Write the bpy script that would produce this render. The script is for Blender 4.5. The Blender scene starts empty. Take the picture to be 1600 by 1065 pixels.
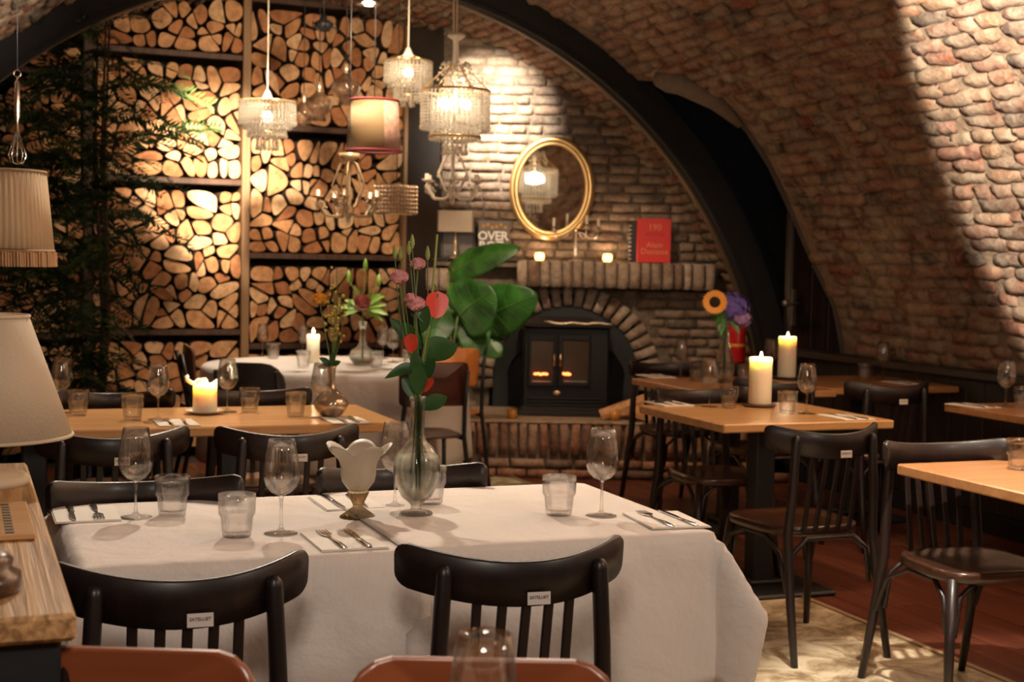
import bpy, math, random
from mathutils import Vector, Matrix, noise
random.seed(7)
S = bpy.context.scene
COL = S.collection
PI = math.pi
R = math.radians

# ---------------------------------------------------------------- camera, world, lights, exposure
FPX, PITCH, ROLL, H = 2262.0, R(3.236), R(1.134), 1.383
TH = R(21.0)
cd = bpy.data.cameras.new('camera'); cam = bpy.data.objects.new('camera', cd); COL.objects.link(cam)
cd.sensor_width = 36.0; cd.lens = FPX/1600*36.0
cam.matrix_world = Matrix.Translation((0, 0, H)) @ Matrix.Rotation(R(90)-PITCH, 4, 'X') @ Matrix.Rotation(ROLL, 4, 'Z')
cd.dof.use_dof = True; cd.dof.focus_distance = 3.35; cd.dof.aperture_fstop = 6.0
cd.clip_end = 60
S.camera = cam
S.view_settings.view_transform = 'Standard'; S.view_settings.look = 'None'
S.view_settings.gamma = 1; S.view_settings.exposure = 0.85; S.view_settings.use_curve_mapping = False
S.cycles.use_denoising = True; S.cycles.max_bounces = 10; S.cycles.transparent_max_bounces = 16
S.cycles.transmission_bounces = 10; S.cycles.glossy_bounces = 4; S.cycles.diffuse_bounces = 3
S.cycles.caustics_reflective = False; S.cycles.caustics_refractive = False
S.cycles.sample_clamp_indirect = 4.0; S.cycles.use_light_tree = True
W = bpy.data.worlds.new('dark_room_air'); S.world = W; W.use_nodes = True
W.node_tree.nodes['Background'].inputs[0].default_value = (0.25, 0.50, 0.75, 1)
W.node_tree.nodes['Background'].inputs[1].default_value = 0.025

def ray(px, py):
    a = px-800; b = py-532.5
    c, s = math.cos(ROLL), math.sin(ROLL)
    u = c*a+s*b; v = -s*a+c*b
    zc = -v/FPX
    return Vector((u/FPX, math.cos(PITCH)+zc*math.sin(PITCH), -math.sin(PITCH)+zc*math.cos(PITCH)))
def atz(px, py, z=0.75):
    r = ray(px, py); t = (z-H)/r.z; return Vector((r.x*t, r.y*t, z))
def aty(px, py, y):
    r = ray(px, py); t = y/r.y; return Vector((r.x*t, y, H+r.z*t))
def uv(u, v, z=0.0):
    return Vector((u*math.cos(TH)-v*math.sin(TH), u*math.sin(TH)+v*math.cos(TH), z))
def to_uv(P):
    return (P.x*math.cos(TH)+P.y*math.sin(TH), -P.x*math.sin(TH)+P.y*math.cos(TH))
def proj(P):
    x, y, z = P.x, P.y, P.z-H
    yc = y*math.cos(PITCH)-z*math.sin(PITCH); zc = y*math.sin(PITCH)+z*math.cos(PITCH)
    if yc < .05: return (-9999, -9999)
    u = x*FPX/yc; v = -zc*FPX/yc
    c, s = math.cos(ROLL), math.sin(ROLL)
    return (800+c*u-s*v, 532.5+s*u+c*v)

def lamp(kind, loc, power, color=(1, .72, .42), target=None, size=.05, spot=60, blend=.4, name='light_source'):
    l = bpy.data.lights.new(name, kind); l.energy = power; l.color = color
    if kind == 'AREA': l.size = size
    else: l.shadow_soft_size = size
    if kind == 'SPOT': l.spot_size = R(spot); l.spot_blend = blend
    o = bpy.data.objects.new(name, l); COL.objects.link(o); o.location = loc
    if target is not None:
        o.rotation_euler = (Vector(target)-Vector(loc)).to_track_quat('-Z', 'Y').to_euler()
    return o
WARM = (1, .66, .36); SOFT = (1, .78, .55); NEUT = (1, .87, .70)
# ceiling spots of the room (fittings are out of frame), plus added fill lights
def cyl_hit(px, py, UC=2.11, ZC=.10, r=3.03):
    d = ray(px, py); du = d.x*math.cos(TH)+d.y*math.sin(TH)
    a = du*du+d.z*d.z; b = 2*(du*(0-UC)+d.z*(H-ZC)); c = UC*UC+(H-ZC)**2-r*r
    t = (-b+math.sqrt(b*b-4*a*c))/(2*a); return Vector((d.x*t, d.y*t, H+d.z*t))
lamp('SPOT', uv(1.15, 5.6, 2.85), 115, (1, .85, .68), uv(0.75, 3.5, .75), .05, 60, .6)      # over the laid table
lamp('SPOT', uv(2.3, 5.4, 2.9), 52, (1, .85, .68), uv(1.6, 3.2, .75), .05, 60, .6)
lamp('SPOT', uv(1.0, 6.6, 2.85), 110, SOFT, uv(1.0, 5.4, .75), .05, 60, .6)         # second table
lamp('SPOT', uv(2.0, 7.9, 2.9), 95, NEUT, uv(2.05, 8.4, .75), .06, 60, .6)        # round table
lamp('SPOT', uv(1.3, 7.3, 2.6), 1000, (1, .82, .60), aty(345, 262, 9.6), .04, 30, 1.0)   # firewood
lamp('SPOT', uv(2.0, 7.2, 2.75), 120, (1, .76, .50), aty(470, 330, 9.9), .08, 90, 1.0)  # firewood wide
lamp('SPOT', uv(2.95, 8.3, 2.8), 420, NEUT, aty(765, 185, 10.0), .03, 46, 1.0)      # chimney wall
lamp('SPOT', uv(3.1, 7.3, 2.5), 50, (1, .72, .46), aty(930, 600, 9.6), .06, 80, .9)  # hearth
p_ = uv(2.6, 3.6, 2.2); b1, b3 = (cyl_hit(1398, 0)-p_).normalized(), (cyl_hit(1556, 490)-p_).normalized()
nn = b1.cross(b3).normalized()
if nn.dot((cyl_hit(1640, 200)-p_).normalized()) < 0: nn = -nn
mid_ = (b1+b3).normalized(); ax_ = mid_*math.cos(R(58))+nn*math.sin(R(58)); ha = math.acos(max(-1, min(1, ax_.dot(b1))))
lamp('SPOT', p_, 720, (1, .90, .76), p_+ax_, .035, min(178, math.degrees(ha)*2), .05)       # vault, right
lamp('SPOT', uv(3.2, 4.4, 2.85), 55, (1, .70, .42), uv(3.3, 5.8, .75), .05, 60, .8)  # right tables
lamp('SPOT', uv(2.3, 2.9, 3.0), 300, NEUT, uv(3.1, 3.55, 0), .03, 34, .4)            # floor, right
lamp('SPOT', uv(1.0, 4.0, 1.6), 330, NEUT, uv(0.0, 6.2, 2.5), .04, 40, .8)           # vault, left
lamp('AREA', uv(.1, .5, 2.15), 11, (1, .86, .74), uv(1.1, 3.6, .8), .35)              # added area lights near the viewer, for highlights on the glasses
lamp('AREA', uv(2.7, .9, 2.3), 10, (1, .85, .70), uv(1.6, 4.2, .8), .35)
lamp('AREA', uv(3.9, 4.6, 2.2), 3.2, (1, .76, .5), uv(2.2, 4.6, .8), .25)  # another added area light, on the right side
lamp('POINT', uv(2.6, 6.3, 2.2), 1, (1, .62, .36), None, .04)  # added ambient fill deeper in the room
lamp('POINT', uv(1.2, 1.0, 2.3), 1.5, (1, .74, .52), None, .08)  # added ambient fill on the viewer's side
lamp('SPOT', uv(-0.1, 1.0, 2.6), 40, (1, .72, .42), uv(0, 2.6, 1.0), .06, 60, .7)   # side counter

# ---------------------------------------------------------------- object helpers
def tag(o, label=None, cat=None, group=None, kind=None):
    if label: o['label'] = label
    if cat: o['category'] = cat
    if group: o['group'] = group
    if kind: o['kind'] = kind
    return o
def thing(name, label, cat, loc=(0, 0, 0), rz=0, group=None):
    o = bpy.data.objects.new(name, None); COL.objects.link(o)
    o.location = loc; o.rotation_euler = (0, 0, rz); o.empty_display_size = .05
    return tag(o, label, cat, group)
class MB:
    def __init__(s): s.v = []; s.f = []; s.m = []; s.t = []; s.sm = []
    def add(s, vs, fs, m=0, tone=None, smooth=False, M=None):
        n = len(s.v)
        if M is not None: vs = [M @ Vector(p) for p in vs]
        s.v += [tuple(p) for p in vs]
        for f in fs:
            s.f.append([i+n for i in f]); s.m.append(m); s.t.append(tone or 0.0); s.sm.append(smooth)
        return s
    def box(s, x0, y0, z0, x1, y1, z1, m=0, tone=None, M=None):
        vs = [(x, y, z) for x in (x0, x1) for y in (y0, y1) for z in (z0, z1)]
        return s.add([Vector(p) for p in vs], [(0, 1, 3, 2), (4, 6, 7, 5), (0, 4, 5, 1), (2, 3, 7, 6), (0, 2, 6, 4), (1, 5, 7, 3)], m, tone, False, M)
    def bbox(s, x0, y0, z0, x1, y1, z1, b=.004, m=0, M=None):
        # box with bevelled edges
        def pts(ax, val, sgn):
            pass
        X = (x0, x1); Y = (y0, y1); Z = (z0, z1)
        vs = []; idx = {}
        for i in (0, 1):
            for j in (0, 1):
                for k in (0, 1):
                    sx, sy, sz = (1 if i == 0 else -1), (1 if j == 0 else -1), (1 if k == 0 else -1)
                    for ax in range(3):
                        p = [X[i]+sx*b, Y[j]+sy*b, Z[k]+sz*b]
                        p[ax] = (X[i], Y[j], Z[k])[ax]
                        idx[(i, j, k, ax)] = len(vs); vs.append(Vector(p))
        f = []
        g = lambda i, j, k, a: idx[(i, j, k, a)]
        for i in (0, 1):
            q = [g(i, 0, 0, 0), g(i, 1, 0, 0), g(i, 1, 1, 0), g(i, 0, 1, 0)]; f.append(q if i else q[::-1])
            q = [g(0, i, 0, 1), g(0, i, 1, 1), g(1, i, 1, 1), g(1, i, 0, 1)]; f.append(q if i else q[::-1])
            q = [g(0, 0, i, 2), g(1, 0, i, 2), g(1, 1, i, 2), g(0, 1, i, 2)]; f.append(q if i else q[::-1])
        for a in (0, 1):
            for c in (0, 1):
                f.append([g(a, c, 0, 0), g(a, c, 1, 0), g(a, c, 1, 1), g(a, c, 0, 1)])
                f.append([g(a, 0, c, 0), g(a, 1, c, 0), g(a, 1, c, 2), g(a, 0, c, 2)])
                f.append([g(0, a, c, 1), g(1, a, c, 1), g(1, a, c, 2), g(0, a, c, 2)])
        for i in (0, 1):
            for j in (0, 1):
                for k in (0, 1): f.append([g(i, j, k, 0), g(i, j, k, 1), g(i, j, k, 2)])
        return s.add(vs, f, m, None, False, M)
    def tube(s, pts, r, seg=8, m=0, caps=True, M=None, close=False):
        pts = [Vector(p) for p in pts]; n = len(pts)
        rs = r if isinstance(r, (list, tuple)) else [r]*n
        vs = []; prev = None
        for i in range(n):
            if close: t = pts[(i+1) % n]-pts[i-1]
            else: t = (pts[min(i+1, n-1)]-pts[max(i-1, 0)])
            if t.length < 1e-9: t = Vector((0, 0, 1))
            t.normalize()
            if prev is None:
                a = Vector((0, 0, 1)) if abs(t.z) < .9 else Vector((1, 0, 0))
                prev = t.cross(a).normalized()
            prev = (prev-t*prev.dot(t))
            if prev.length < 1e-6: prev = t.orthogonal()
            prev.normalize(); b = t.cross(prev)
            for k in range(seg):
                a = 2*PI*k/seg
                vs.append(pts[i]+(prev*math.cos(a)+b*math.sin(a))*rs[i])
        fs = []
        for i in range(n if close else n-1):
            j = (i+1) % n
            for k in range(seg):
                fs.append((i*seg+k, i*seg+(k+1) % seg, j*seg+(k+1) % seg, j*seg+k))
        s.add(vs, fs, m, None, True, M)
        if caps and not close:
            s.add(vs[:seg], [tuple(range(seg))[::-1]], m, None, False, M)
            s.add(vs[-seg:], [tuple(range(seg))], m, None, False, M)
        return s
    def lathe(s, prof, seg=24, m=0, fn=None, M=None, close=False, smooth=True):
        vs = []
        for (r, z) in prof:
            for k in range(seg):
                a = 2*PI*k/seg; rr, zz = (r, z) if fn is None else fn(r, z, a)
                vs.append(Vector((rr*math.cos(a), rr*math.sin(a), zz)))
        fs = []; n = len(prof)
        for i in range(n if close else n-1):
            j = (i+1) % n
            for k in range(seg):
                fs.append((i*seg+k, i*seg+(k+1) % seg, j*seg+(k+1) % seg, j*seg+k))
        return s.add(vs, fs, m, None, smooth, M)
    def prism(s, poly, y0, y1, m=0, mside=None, tone=None, M=None, smooth=False):
        # poly in xz, extruded along y
        n = len(poly)
        vs = [Vector((a, y0, b)) for a, b in poly]+[Vector((a, y1, b)) for a, b in poly]
        s.add(vs, [tuple(range(n)), tuple(range(n, 2*n))[::-1]], m, tone, False, M)
        s.add(vs, [(i, i+n, (i+1) % n+n, (i+1) % n) for i in range(n)], m if mside is None else mside, tone, smooth, M)
        return s
    def slab(s, poly, z0, z1, m=0, M=None):
        n = len(poly)
        vs = [Vector((a, b, z0)) for a, b in poly]+[Vector((a, b, z1)) for a, b in poly]
        s.add(vs, [tuple(range(n))[::-1], tuple(range(n, 2*n))]+[(i, (i+1) % n, (i+1) % n+n, i+n) for i in range(n)], m, None, False, M)
        return s
    def ball(s, c, r, seg=8, rings=5, m=0, sc=(1, 1, 1), M=None):
        vs = []
        for i in range(rings+1):
            p = PI*i/rings
            for k in range(seg):
                a = 2*PI*k/seg
                vs.append(Vector((c[0]+r*sc[0]*math.sin(p)*math.cos(a), c[1]+r*sc[1]*math.sin(p)*math.sin(a), c[2]+r*sc[2]*math.cos(p))))
        fs = []
        for i in range(rings):
            for k in range(seg):
                fs.append((i*seg+k, (i+1)*seg+k, (i+1)*seg+(k+1) % seg, i*seg+(k+1) % seg))
        return s.add(vs, fs, m, None, True, M)
    def mesh(s, name, mats):
        me = bpy.data.meshes.new(name); me.from_pydata(s.v, [], s.f)
        for m in (mats if isinstance(mats, (list, tuple)) else [mats]): me.materials.append(m)
        me.polygons.foreach_set('material_index', s.m)
        me.polygons.foreach_set('use_smooth', s.sm)
        if any(s.t):
            a = me.attributes.new('tone', 'FLOAT', 'FACE'); a.data.foreach_set('value', s.t)
        me.update(); return me
    def build(s, name, mats, parent=None, fix=True):
        me = s.mesh(name, mats)
        if fix:
            import bmesh
            b = bmesh.new(); b.from_mesh(me); bmesh.ops.remove_doubles(b, verts=b.verts, dist=1e-6)
            bmesh.ops.recalc_face_normals(b, faces=b.faces); b.to_mesh(me); b.free()
        return link(name, me, parent)
def link(name, me, parent=None, M=None):
    o = bpy.data.objects.new(name, me); COL.objects.link(o)
    if parent is not None: o.parent = parent
    if M is not None: o.matrix_local = M
    return o
KIDS = {}
def copy_tree(o, parent=None):
    c = o.copy(); COL.objects.link(c)
    if parent is not None: c.parent = parent
    for ch in list(o.children): copy_tree(ch, c)
    return c
def place(proto, loc, rz, label, group=None, sc=1.0):
    """first use moves the prototype itself, later uses copy it"""
    if proto.get('used'): o = copy_tree(proto)
    else: o = proto; o['used'] = 1
    o.location = loc; o.rotation_euler = (0, 0, rz); o.scale = (sc, sc, sc)
    o['label'] = label
    if group: o['group'] = group
    return o
def text_mesh(txt, size, mat, depth=.0004, spacing=1.0, bold=0.0, name='lettering'):
    cu = bpy.data.curves.new(name, 'FONT'); cu.body = txt; cu.size = size; cu.extrude = depth
    cu.align_x = 'CENTER'; cu.align_y = 'CENTER'; cu.space_character = spacing; cu.resolution_u = 2; cu.offset = bold
    o = bpy.data.objects.new(name, cu); COL.objects.link(o)
    bpy.context.view_layer.update()
    me = bpy.data.meshes.new_from_object(o.evaluated_get(bpy.context.evaluated_depsgraph_get()))
    bpy.data.objects.remove(o); me.materials.clear(); me.materials.append(mat); me.name = name
    return me

# ---------------------------------------------------------------- materials
def newmat(name):
    m = bpy.data.materials.new(name); m.use_nodes = True
    nt = m.node_tree; return m, nt, nt.nodes, nt.links, nt.nodes['Principled BSDF']
def simple(name, col, rough=.5, metal=0, spec=.5, emit=None, estr=0, bump=0, bscale=40, coat=0, var=0):
    m, nt, N, L, P = newmat(name)
    P.inputs['Base Color'].default_value = (*col, 1); P.inputs['Roughness'].default_value = rough
    P.inputs['Metallic'].default_value = metal; P.inputs['Specular IOR Level'].default_value = spec
    P.inputs['Coat Weight'].default_value = coat; P.inputs['Coat Roughness'].default_value = .15
    if emit: P.inputs['Emission Color'].default_value = (*emit, 1); P.inputs['Emission Strength'].default_value = estr
    if bump or var:
        tc = N.new('ShaderNodeTexCoord'); nz = N.new('ShaderNodeTexNoise'); nz.inputs['Scale'].default_value = bscale
        nz.inputs['Detail'].default_value = 6; L.new(tc.outputs['Object'], nz.inputs['Vector'])
        if bump:
            b = N.new('ShaderNodeBump'); b.inputs['Strength'].default_value = bump; b.inputs['Distance'].default_value = .01
            L.new(nz.outputs['Fac'], b.inputs['Height']); L.new(b.outputs['Normal'], P.inputs['Normal'])
        if var:
            cr = N.new('ShaderNodeMixRGB'); cr.inputs[1].default_value = (*[c*(1-var) for c in col], 1)
            cr.inputs[2].default_value = (*[min(1, c*(1+var)) for c in col], 1)
            L.new(nz.outputs['Fac'], cr.inputs[0]); L.new(cr.outputs[0], P.inputs['Base Color'])
    return m
def ramp(N, stops):
    r = N.new('ShaderNodeValToRGB'); e = r.color_ramp.elements
    while len(e) < len(stops): e.new(.5)
    for i, (p, c) in enumerate(stops): e[i].position = p; e[i].color = (*c, 1)
    return r
def wood(name, c1, c2, rough=.4, axis='X', scale=6, stretch=14, bump=.05, coat=0, rnd=0):
    m, nt, N, L, P = newmat(name)
    tc = N.new('ShaderNodeTexCoord'); mp = N.new('ShaderNodeMapping')
    sc = [scale*stretch/4]*3; sc['XYZ'.index(axis)] = scale*.18
    mp.inputs['Scale'].default_value = sc
    L.new(tc.outputs['Object'], mp.inputs['Vector'])
    nz = N.new('ShaderNodeTexNoise'); nz.inputs['Scale'].default_value = 1.4; nz.inputs['Detail'].default_value = 8; nz.inputs['Distortion'].default_value = .6
    L.new(mp.outputs[0], nz.inputs['Vector'])
    r = ramp(N, [(.32, c1), (.68, c2)]); L.new(nz.outputs['Fac'], r.inputs[0])
    L.new(r.outputs[0], P.inputs['Base Color'])
    P.inputs['Roughness'].default_value = rough; P.inputs['Coat Weight'].default_value = coat; P.inputs['Coat Roughness'].default_value = .2
    b = N.new('ShaderNodeBump'); b.inputs['Strength'].default_value = bump; b.inputs['Distance'].default_value = .004
    L.new(nz.outputs['Fac'], b.inputs['Height']); L.new(b.outputs[0], P.inputs['Normal'])
    return m
def brickmat(name, stops, pale=(.62, .5, .36), pale_amt=.5, bscale=30, bump=.7, rough=.9, pscale=1.1):
    m, nt, N, L, P = newmat(name)
    oi = N.new('ShaderNodeObjectInfo'); at = N.new('ShaderNodeAttribute'); at.attribute_name = 'tone'
    ad = N.new('ShaderNodeMath'); ad.operation = 'ADD'; L.new(oi.outputs['Random'], ad.inputs[0]); L.new(at.outputs['Fac'], ad.inputs[1])
    fr = N.new('ShaderNodeMath'); fr.operation = 'FRACT'; L.new(ad.outputs[0], fr.inputs[0])
    r = ramp(N, stops); L.new(fr.outputs[0], r.inputs[0])
    ge = N.new('ShaderNodeNewGeometry')
    n1 = N.new('ShaderNodeTexNoise'); n1.inputs['Scale'].default_value = bscale; n1.inputs['Detail'].default_value = 7; n1.inputs['Roughness'].default_value = .65
    L.new(ge.outputs['Position'], n1.inputs['Vector'])
    n2 = N.new('ShaderNodeTexNoise'); n2.inputs['Scale'].default_value = pscale*6; n2.inputs['Detail'].default_value = 5; n2.inputs['Roughness'].default_value = .7
    L.new(ge.outputs['Position'], n2.inputs['Vector'])
    pr = ramp(N, [(.5-.25*pale_amt, (0, 0, 0)), (.78-.25*pale_amt, (1, 1, 1))]); L.new(n2.outputs['Fac'], pr.inputs[0])
    dk = N.new('ShaderNodeMixRGB'); dk.blend_type = 'MULTIPLY'; dk.inputs[0].default_value = .75
    r2 = ramp(N, [(.3, (.35, .3, .27)), (.62, (1.25, 1.2, 1.15))]); L.new(n1.outputs['Fac'], r2.inputs[0])
    L.new(r.outputs[0], dk.inputs[1]); L.new(r2.outputs[0], dk.inputs[2])
    mx = N.new('ShaderNodeMixRGB'); mu = N.new('ShaderNodeMath'); mu.operation = 'MULTIPLY'; mu.inputs[1].default_value = pale_amt
    L.new(pr.outputs[0], mu.inputs[0]); L.new(mu.outputs[0], mx.inputs[0])
    L.new(dk.outputs[0], mx.inputs[1]); mx.inputs[2].default_value = (*pale, 1)
    L.new(mx.outputs[0], P.inputs['Base Color']); P.inputs['Roughness'].default_value = rough
    b = N.new('ShaderNodeBump'); b.inputs['Strength'].default_value = bump; b.inputs['Distance'].default_value = .02
    L.new(n1.outputs['Fac'], b.inputs['Height']); L.new(b.outputs[0], P.inputs['Normal'])
    return m
def glassmat(name, tint=(1, 1, 1), trans=.5, rough=0.0, ior=1.45):
    m = bpy.data.materials.new(name); m.use_nodes = True; nt = m.node_tree; N = nt.nodes; L = nt.links
    N.clear(); o = N.new('ShaderNodeOutputMaterial'); g = N.new('ShaderNodeBsdfGlass'); t = N.new('ShaderNodeBsdfTransparent'); x = N.new('ShaderNodeMixShader')
    g.inputs['Color'].default_value = (*tint, 1); g.inputs['Roughness'].default_value = rough; g.inputs['IOR'].default_value = ior
    t.inputs['Color'].default_value = (*tint, 1)
    x.inputs[0].default_value = 1-trans
    L.new(t.outputs[0], x.inputs[1]); L.new(g.outputs[0], x.inputs[2]); L.new(x.outputs[0], o.inputs['Surface'])
    return m
def clothmat(name, col, rough=.9):
    m, nt, N, L, P = newmat(name)
    P.inputs['Base Color'].default_value = (*col, 1); P.inputs['Roughness'].default_value = rough
    P.inputs['Sheen Weight'].default_value = .1
    tc = N.new('ShaderNodeTexCoord'); n = N.new('ShaderNodeTexNoise'); n.inputs['Scale'].default_value = 5; n.inputs['Detail'].default_value = 5
    n.inputs['Distortion'].default_value = .25
    L.new(tc.outputs['Object'], n.inputs['Vector'])
    b = N.new('ShaderNodeBump'); b.inputs['Strength'].default_value = .5; b.inputs['Distance'].default_value = .04
    L.new(n.outputs['Fac'], b.inputs['Height']); L.new(b.outputs[0], P.inputs['Normal'])
    return m
M = {}
VB = [(0.0, (.04, .024, .018)), (.18, (.13, .052, .028)), (.4, (.19, .08, .042)), (.6, (.21, .045, .025)), (.78, (.27, .12, .055)), (1.0, (.20, .13, .075))]
M['vault_brick'] = brickmat('vault_brick', VB, (.50, .40, .28), .6, 30, 1.0)
M['vault_mortar'] = brickmat('vault_mortar', [(0, (.26, .17, .11)), (1, (.24, .16, .10))], (.42, .33, .23), .5, 24, 1.0)
WB = [(0.0, (.09, .06, .045)), (.25, (.17, .105, .075)), (.5, (.24, .16, .115)), (.75, (.33, .23, .165)), (1.0, (.22, .13, .09))]
M['wall_brick'] = brickmat('wall_brick', WB, (.5, .42, .33), .45, 34, .5)
M['wall_mortar'] = brickmat('wall_mortar', [(0, (.13, .10, .075)), (1, (.17, .13, .10))], (.34, .28, .21), .4, 30, .6)
HB = [(0.0, (.12, .06, .045)), (.3, (.33, .14, .08)), (.6, (.45, .20, .11)), (.85, (.25, .13, .09)), (1.0, (.5, .33, .22))]
M['hearth_brick'] = brickmat('hearth_brick', HB, (.5, .4, .3), .4, 34, .6)
M['mantel_brick'] = brickmat('mantel_brick', [(0, (.2, .12, .09)), (.35, (.42, .3, .22)), (.6, (.24, .14, .10)), (.8, (.58, .47, .37)), (1, (.3, .2, .14))], (.6, .52, .42), .5, 34, .5)
M['dark_wood'] = wood('dark_stained_beech', (.009, .005, .0045), (.022, .010, .008), .42, 'Z', 6, 14, .05, .12)
M['brown_seat'] = wood('dark_brown_seat_wood', (.035, .014, .008), (.07, .026, .014), .28, 'X', 6, 14, .04, .4)
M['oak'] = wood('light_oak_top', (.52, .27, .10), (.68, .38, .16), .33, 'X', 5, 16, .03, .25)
M['oak_dim'] = wood('oak_top_dimmed', (.42, .19, .075), (.55, .27, .11), .33, 'X', 5, 16, .03, .25)  # oak copy, darkened to stand for dim light on the right-hand tables
M['counter'] = wood('rough_sawn_counter', (.24, .12, .045), (.62, .36, .15), .5, 'Y', 9, 26, .7, .1)
M['orange_ply'] = wood('orange_plywood', (.55, .17, .04), (.70, .26, .07), .3, 'Z', 5, 14, .02, .4)
M['mahogany'] = wood('mahogany_veneer', (.22, .055, .02), (.34, .10, .038), .3, 'X', 3, 10, .02, .3)
M['black'] = simple('black_painted_metal', (.012, .012, .013), .45)
M['black_panel'] = simple('black_painted_boards', (.008, .009, .012), .6, bump=.1)
M['steel_arch'] = simple('black_steel_with_rust', (.010, .009, .009), .85, .0, bump=.3, var=.5, bscale=12)
M['flange'] = simple('worn_steel_edge', (.13, .09, .055), .6, .3, bump=.3, bscale=20)
M['iron'] = simple('cast_iron', (.010, .010, .011), .45, .3)
M['plate'] = simple('grey_steel_plate', (.032, .033, .036), .5, .4, bump=.1, var=.2)
M['chrome'] = simple('polished_cutlery_steel', (.75, .74, .72), .13, 1)
M['brass'] = simple('aged_brass', (.62, .42, .22), .35, 1)
M['gold'] = simple('gilded_frame', (.80, .54, .24), .32, .75, bump=.1)
M['mirror'] = simple('old_mirror_glass', (.78, .78, .76), .03, 1)
M['linen'] = clothmat('white_linen', (.80, .72, .66))
M['linen_round'] = clothmat('white_linen_round', (.78, .70, .64))
M['napkin'] = simple('paper_napkin', (.86, .80, .72), .8, bump=.05)
def thinglass(name, edge=(.80, .78, .75), f=2.2, rim=.5, real=.25):
    m = bpy.data.materials.new(name); m.use_nodes = True; nt = m.node_tree; N = nt.nodes; L = nt.links; N.clear()
    o = N.new('ShaderNodeOutputMaterial'); g = N.new('ShaderNodeBsdfGlossy'); t = N.new('ShaderNodeBsdfTransparent'); x = N.new('ShaderNodeMixShader')
    g.inputs['Roughness'].default_value = .02; lw = N.new('ShaderNodeLayerWeight'); lw.inputs['Blend'].default_value = rim
    r = ramp(N, [(.6, (.99, .985, .98)), (1.0, edge)]); L.new(lw.outputs['Facing'], r.inputs[0]); L.new(r.outputs[0], t.inputs['Color'])
    lf = N.new('ShaderNodeLayerWeight'); lf.inputs['Blend'].default_value = .5; fz = N.new('ShaderNodeMath'); fz.operation = 'POWER'; fz.inputs[1].default_value = 4; L.new(lf.outputs['Facing'], fz.inputs[0])
    mu = N.new('ShaderNodeMath'); mu.operation = 'MULTIPLY_ADD'; mu.inputs[1].default_value = .30*f; mu.inputs[2].default_value = .035*f; mu.use_clamp = True
    L.new(fz.outputs[0], mu.inputs[0]); L.new(mu.outputs[0], x.inputs[0]); L.new(t.outputs[0], x.inputs[1]); L.new(g.outputs[0], x.inputs[2])
    gb = N.new('ShaderNodeBsdfGlass'); gb.inputs['Roughness'].default_value = 0; gb.inputs['IOR'].default_value = 1.5; x2 = N.new('ShaderNodeMixShader'); x2.inputs[0].default_value = real
    L.new(x.outputs[0], x2.inputs[1]); L.new(gb.outputs[0], x2.inputs[2]); L.new(x2.outputs[0], o.inputs['Surface'])
    return m
M['glass'] = thinglass('clear_glass')
M['tumbler_glass'] = thinglass('clear_tumbler_glass', (.70, .68, .65), 1.3, .5, .22)
M['glass2'] = glassmat('clear_pressed_glass', (.98, .99, .98), .35)
M['crystal'] = glassmat('cut_crystal', (1, .98, .95), .2, 0, 1.6)
_n = M['crystal'].node_tree; _t = _n.nodes.new('ShaderNodeBsdfTranslucent'); _t.inputs['Color'].default_value = (.95, .9, .82, 1)
_x = _n.nodes.new('ShaderNodeMixShader'); _x.inputs[0].default_value = .62
_o = _n.nodes['Material Output']; _s = _o.inputs['Surface'].links[0].from_socket
_n.links.new(_s, _x.inputs[1]); _n.links.new(_t.outputs[0], _x.inputs[2]); _n.links.new(_x.outputs[0], _o.inputs['Surface'])
M['amber'] = glassmat('amber_glass', (1, .62, .2), .3, .1)
M['water'] = glassmat('water', (.97, .98, .95), .4, 0, 1.33)
M['smoked'] = simple('smoked_mercury_glass', (.55, .42, .30), .12, .6, coat=.6)
M['sw'] = simple('shade_fabric', (.62, .50, .36), .85, bump=.15, bscale=120)
M['bark'] = simple('bark', (.07, .035, .018), .9, bump=.6, bscale=30, var=.4)
# ---------------------------------------------------------------- the vaulted cellar
UC, ZC, RV = 2.11, .10, 3.03
V_RIB0, V_RIB1 = 8.24, 8.37
def cyl(phi, v, r=RV):
    return uv(UC+r*math.cos(phi), v, ZC+r*math.sin(phi))
def hit_cyl(px, py, r=RV):
    d = ray(px, py); du = d.x*math.cos(TH)+d.y*math.sin(TH); dv = -d.x*math.sin(TH)+d.y*math.cos(TH)
    a = du*du+d.z*d.z; b = 2*(du*(0-UC)+d.z*(H-ZC)); c = UC*UC+(H-ZC)**2-r*r
    t = (-b+math.sqrt(b*b-4*a*c))/(2*a)
    return math.atan2(H+t*d.z-ZC, du*t-UC), dv*t
edge = [hit_cyl(*p) for p in [(1314, 553), (1300, 480), (1281, 440), (1262, 400), (1232, 330), (1200, 262), (1166, 208), (1130, 170), (1078, 140), (1035, 128)]]
edge.sort()
PHI_TOP = edge[-1][0]
def v_edge(phi):
    if phi >= PHI_TOP: return V_RIB0+.02
    if phi <= edge[0][0]: return edge[0][1]
    for (a, va), (b, vb) in zip(edge, edge[1:]):
        if a <= phi <= b: return va+(vb-va)*(phi-a)/(b-a)
    return V_RIB0
PHI_L = math.asin((.84-ZC)/RV)
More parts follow.
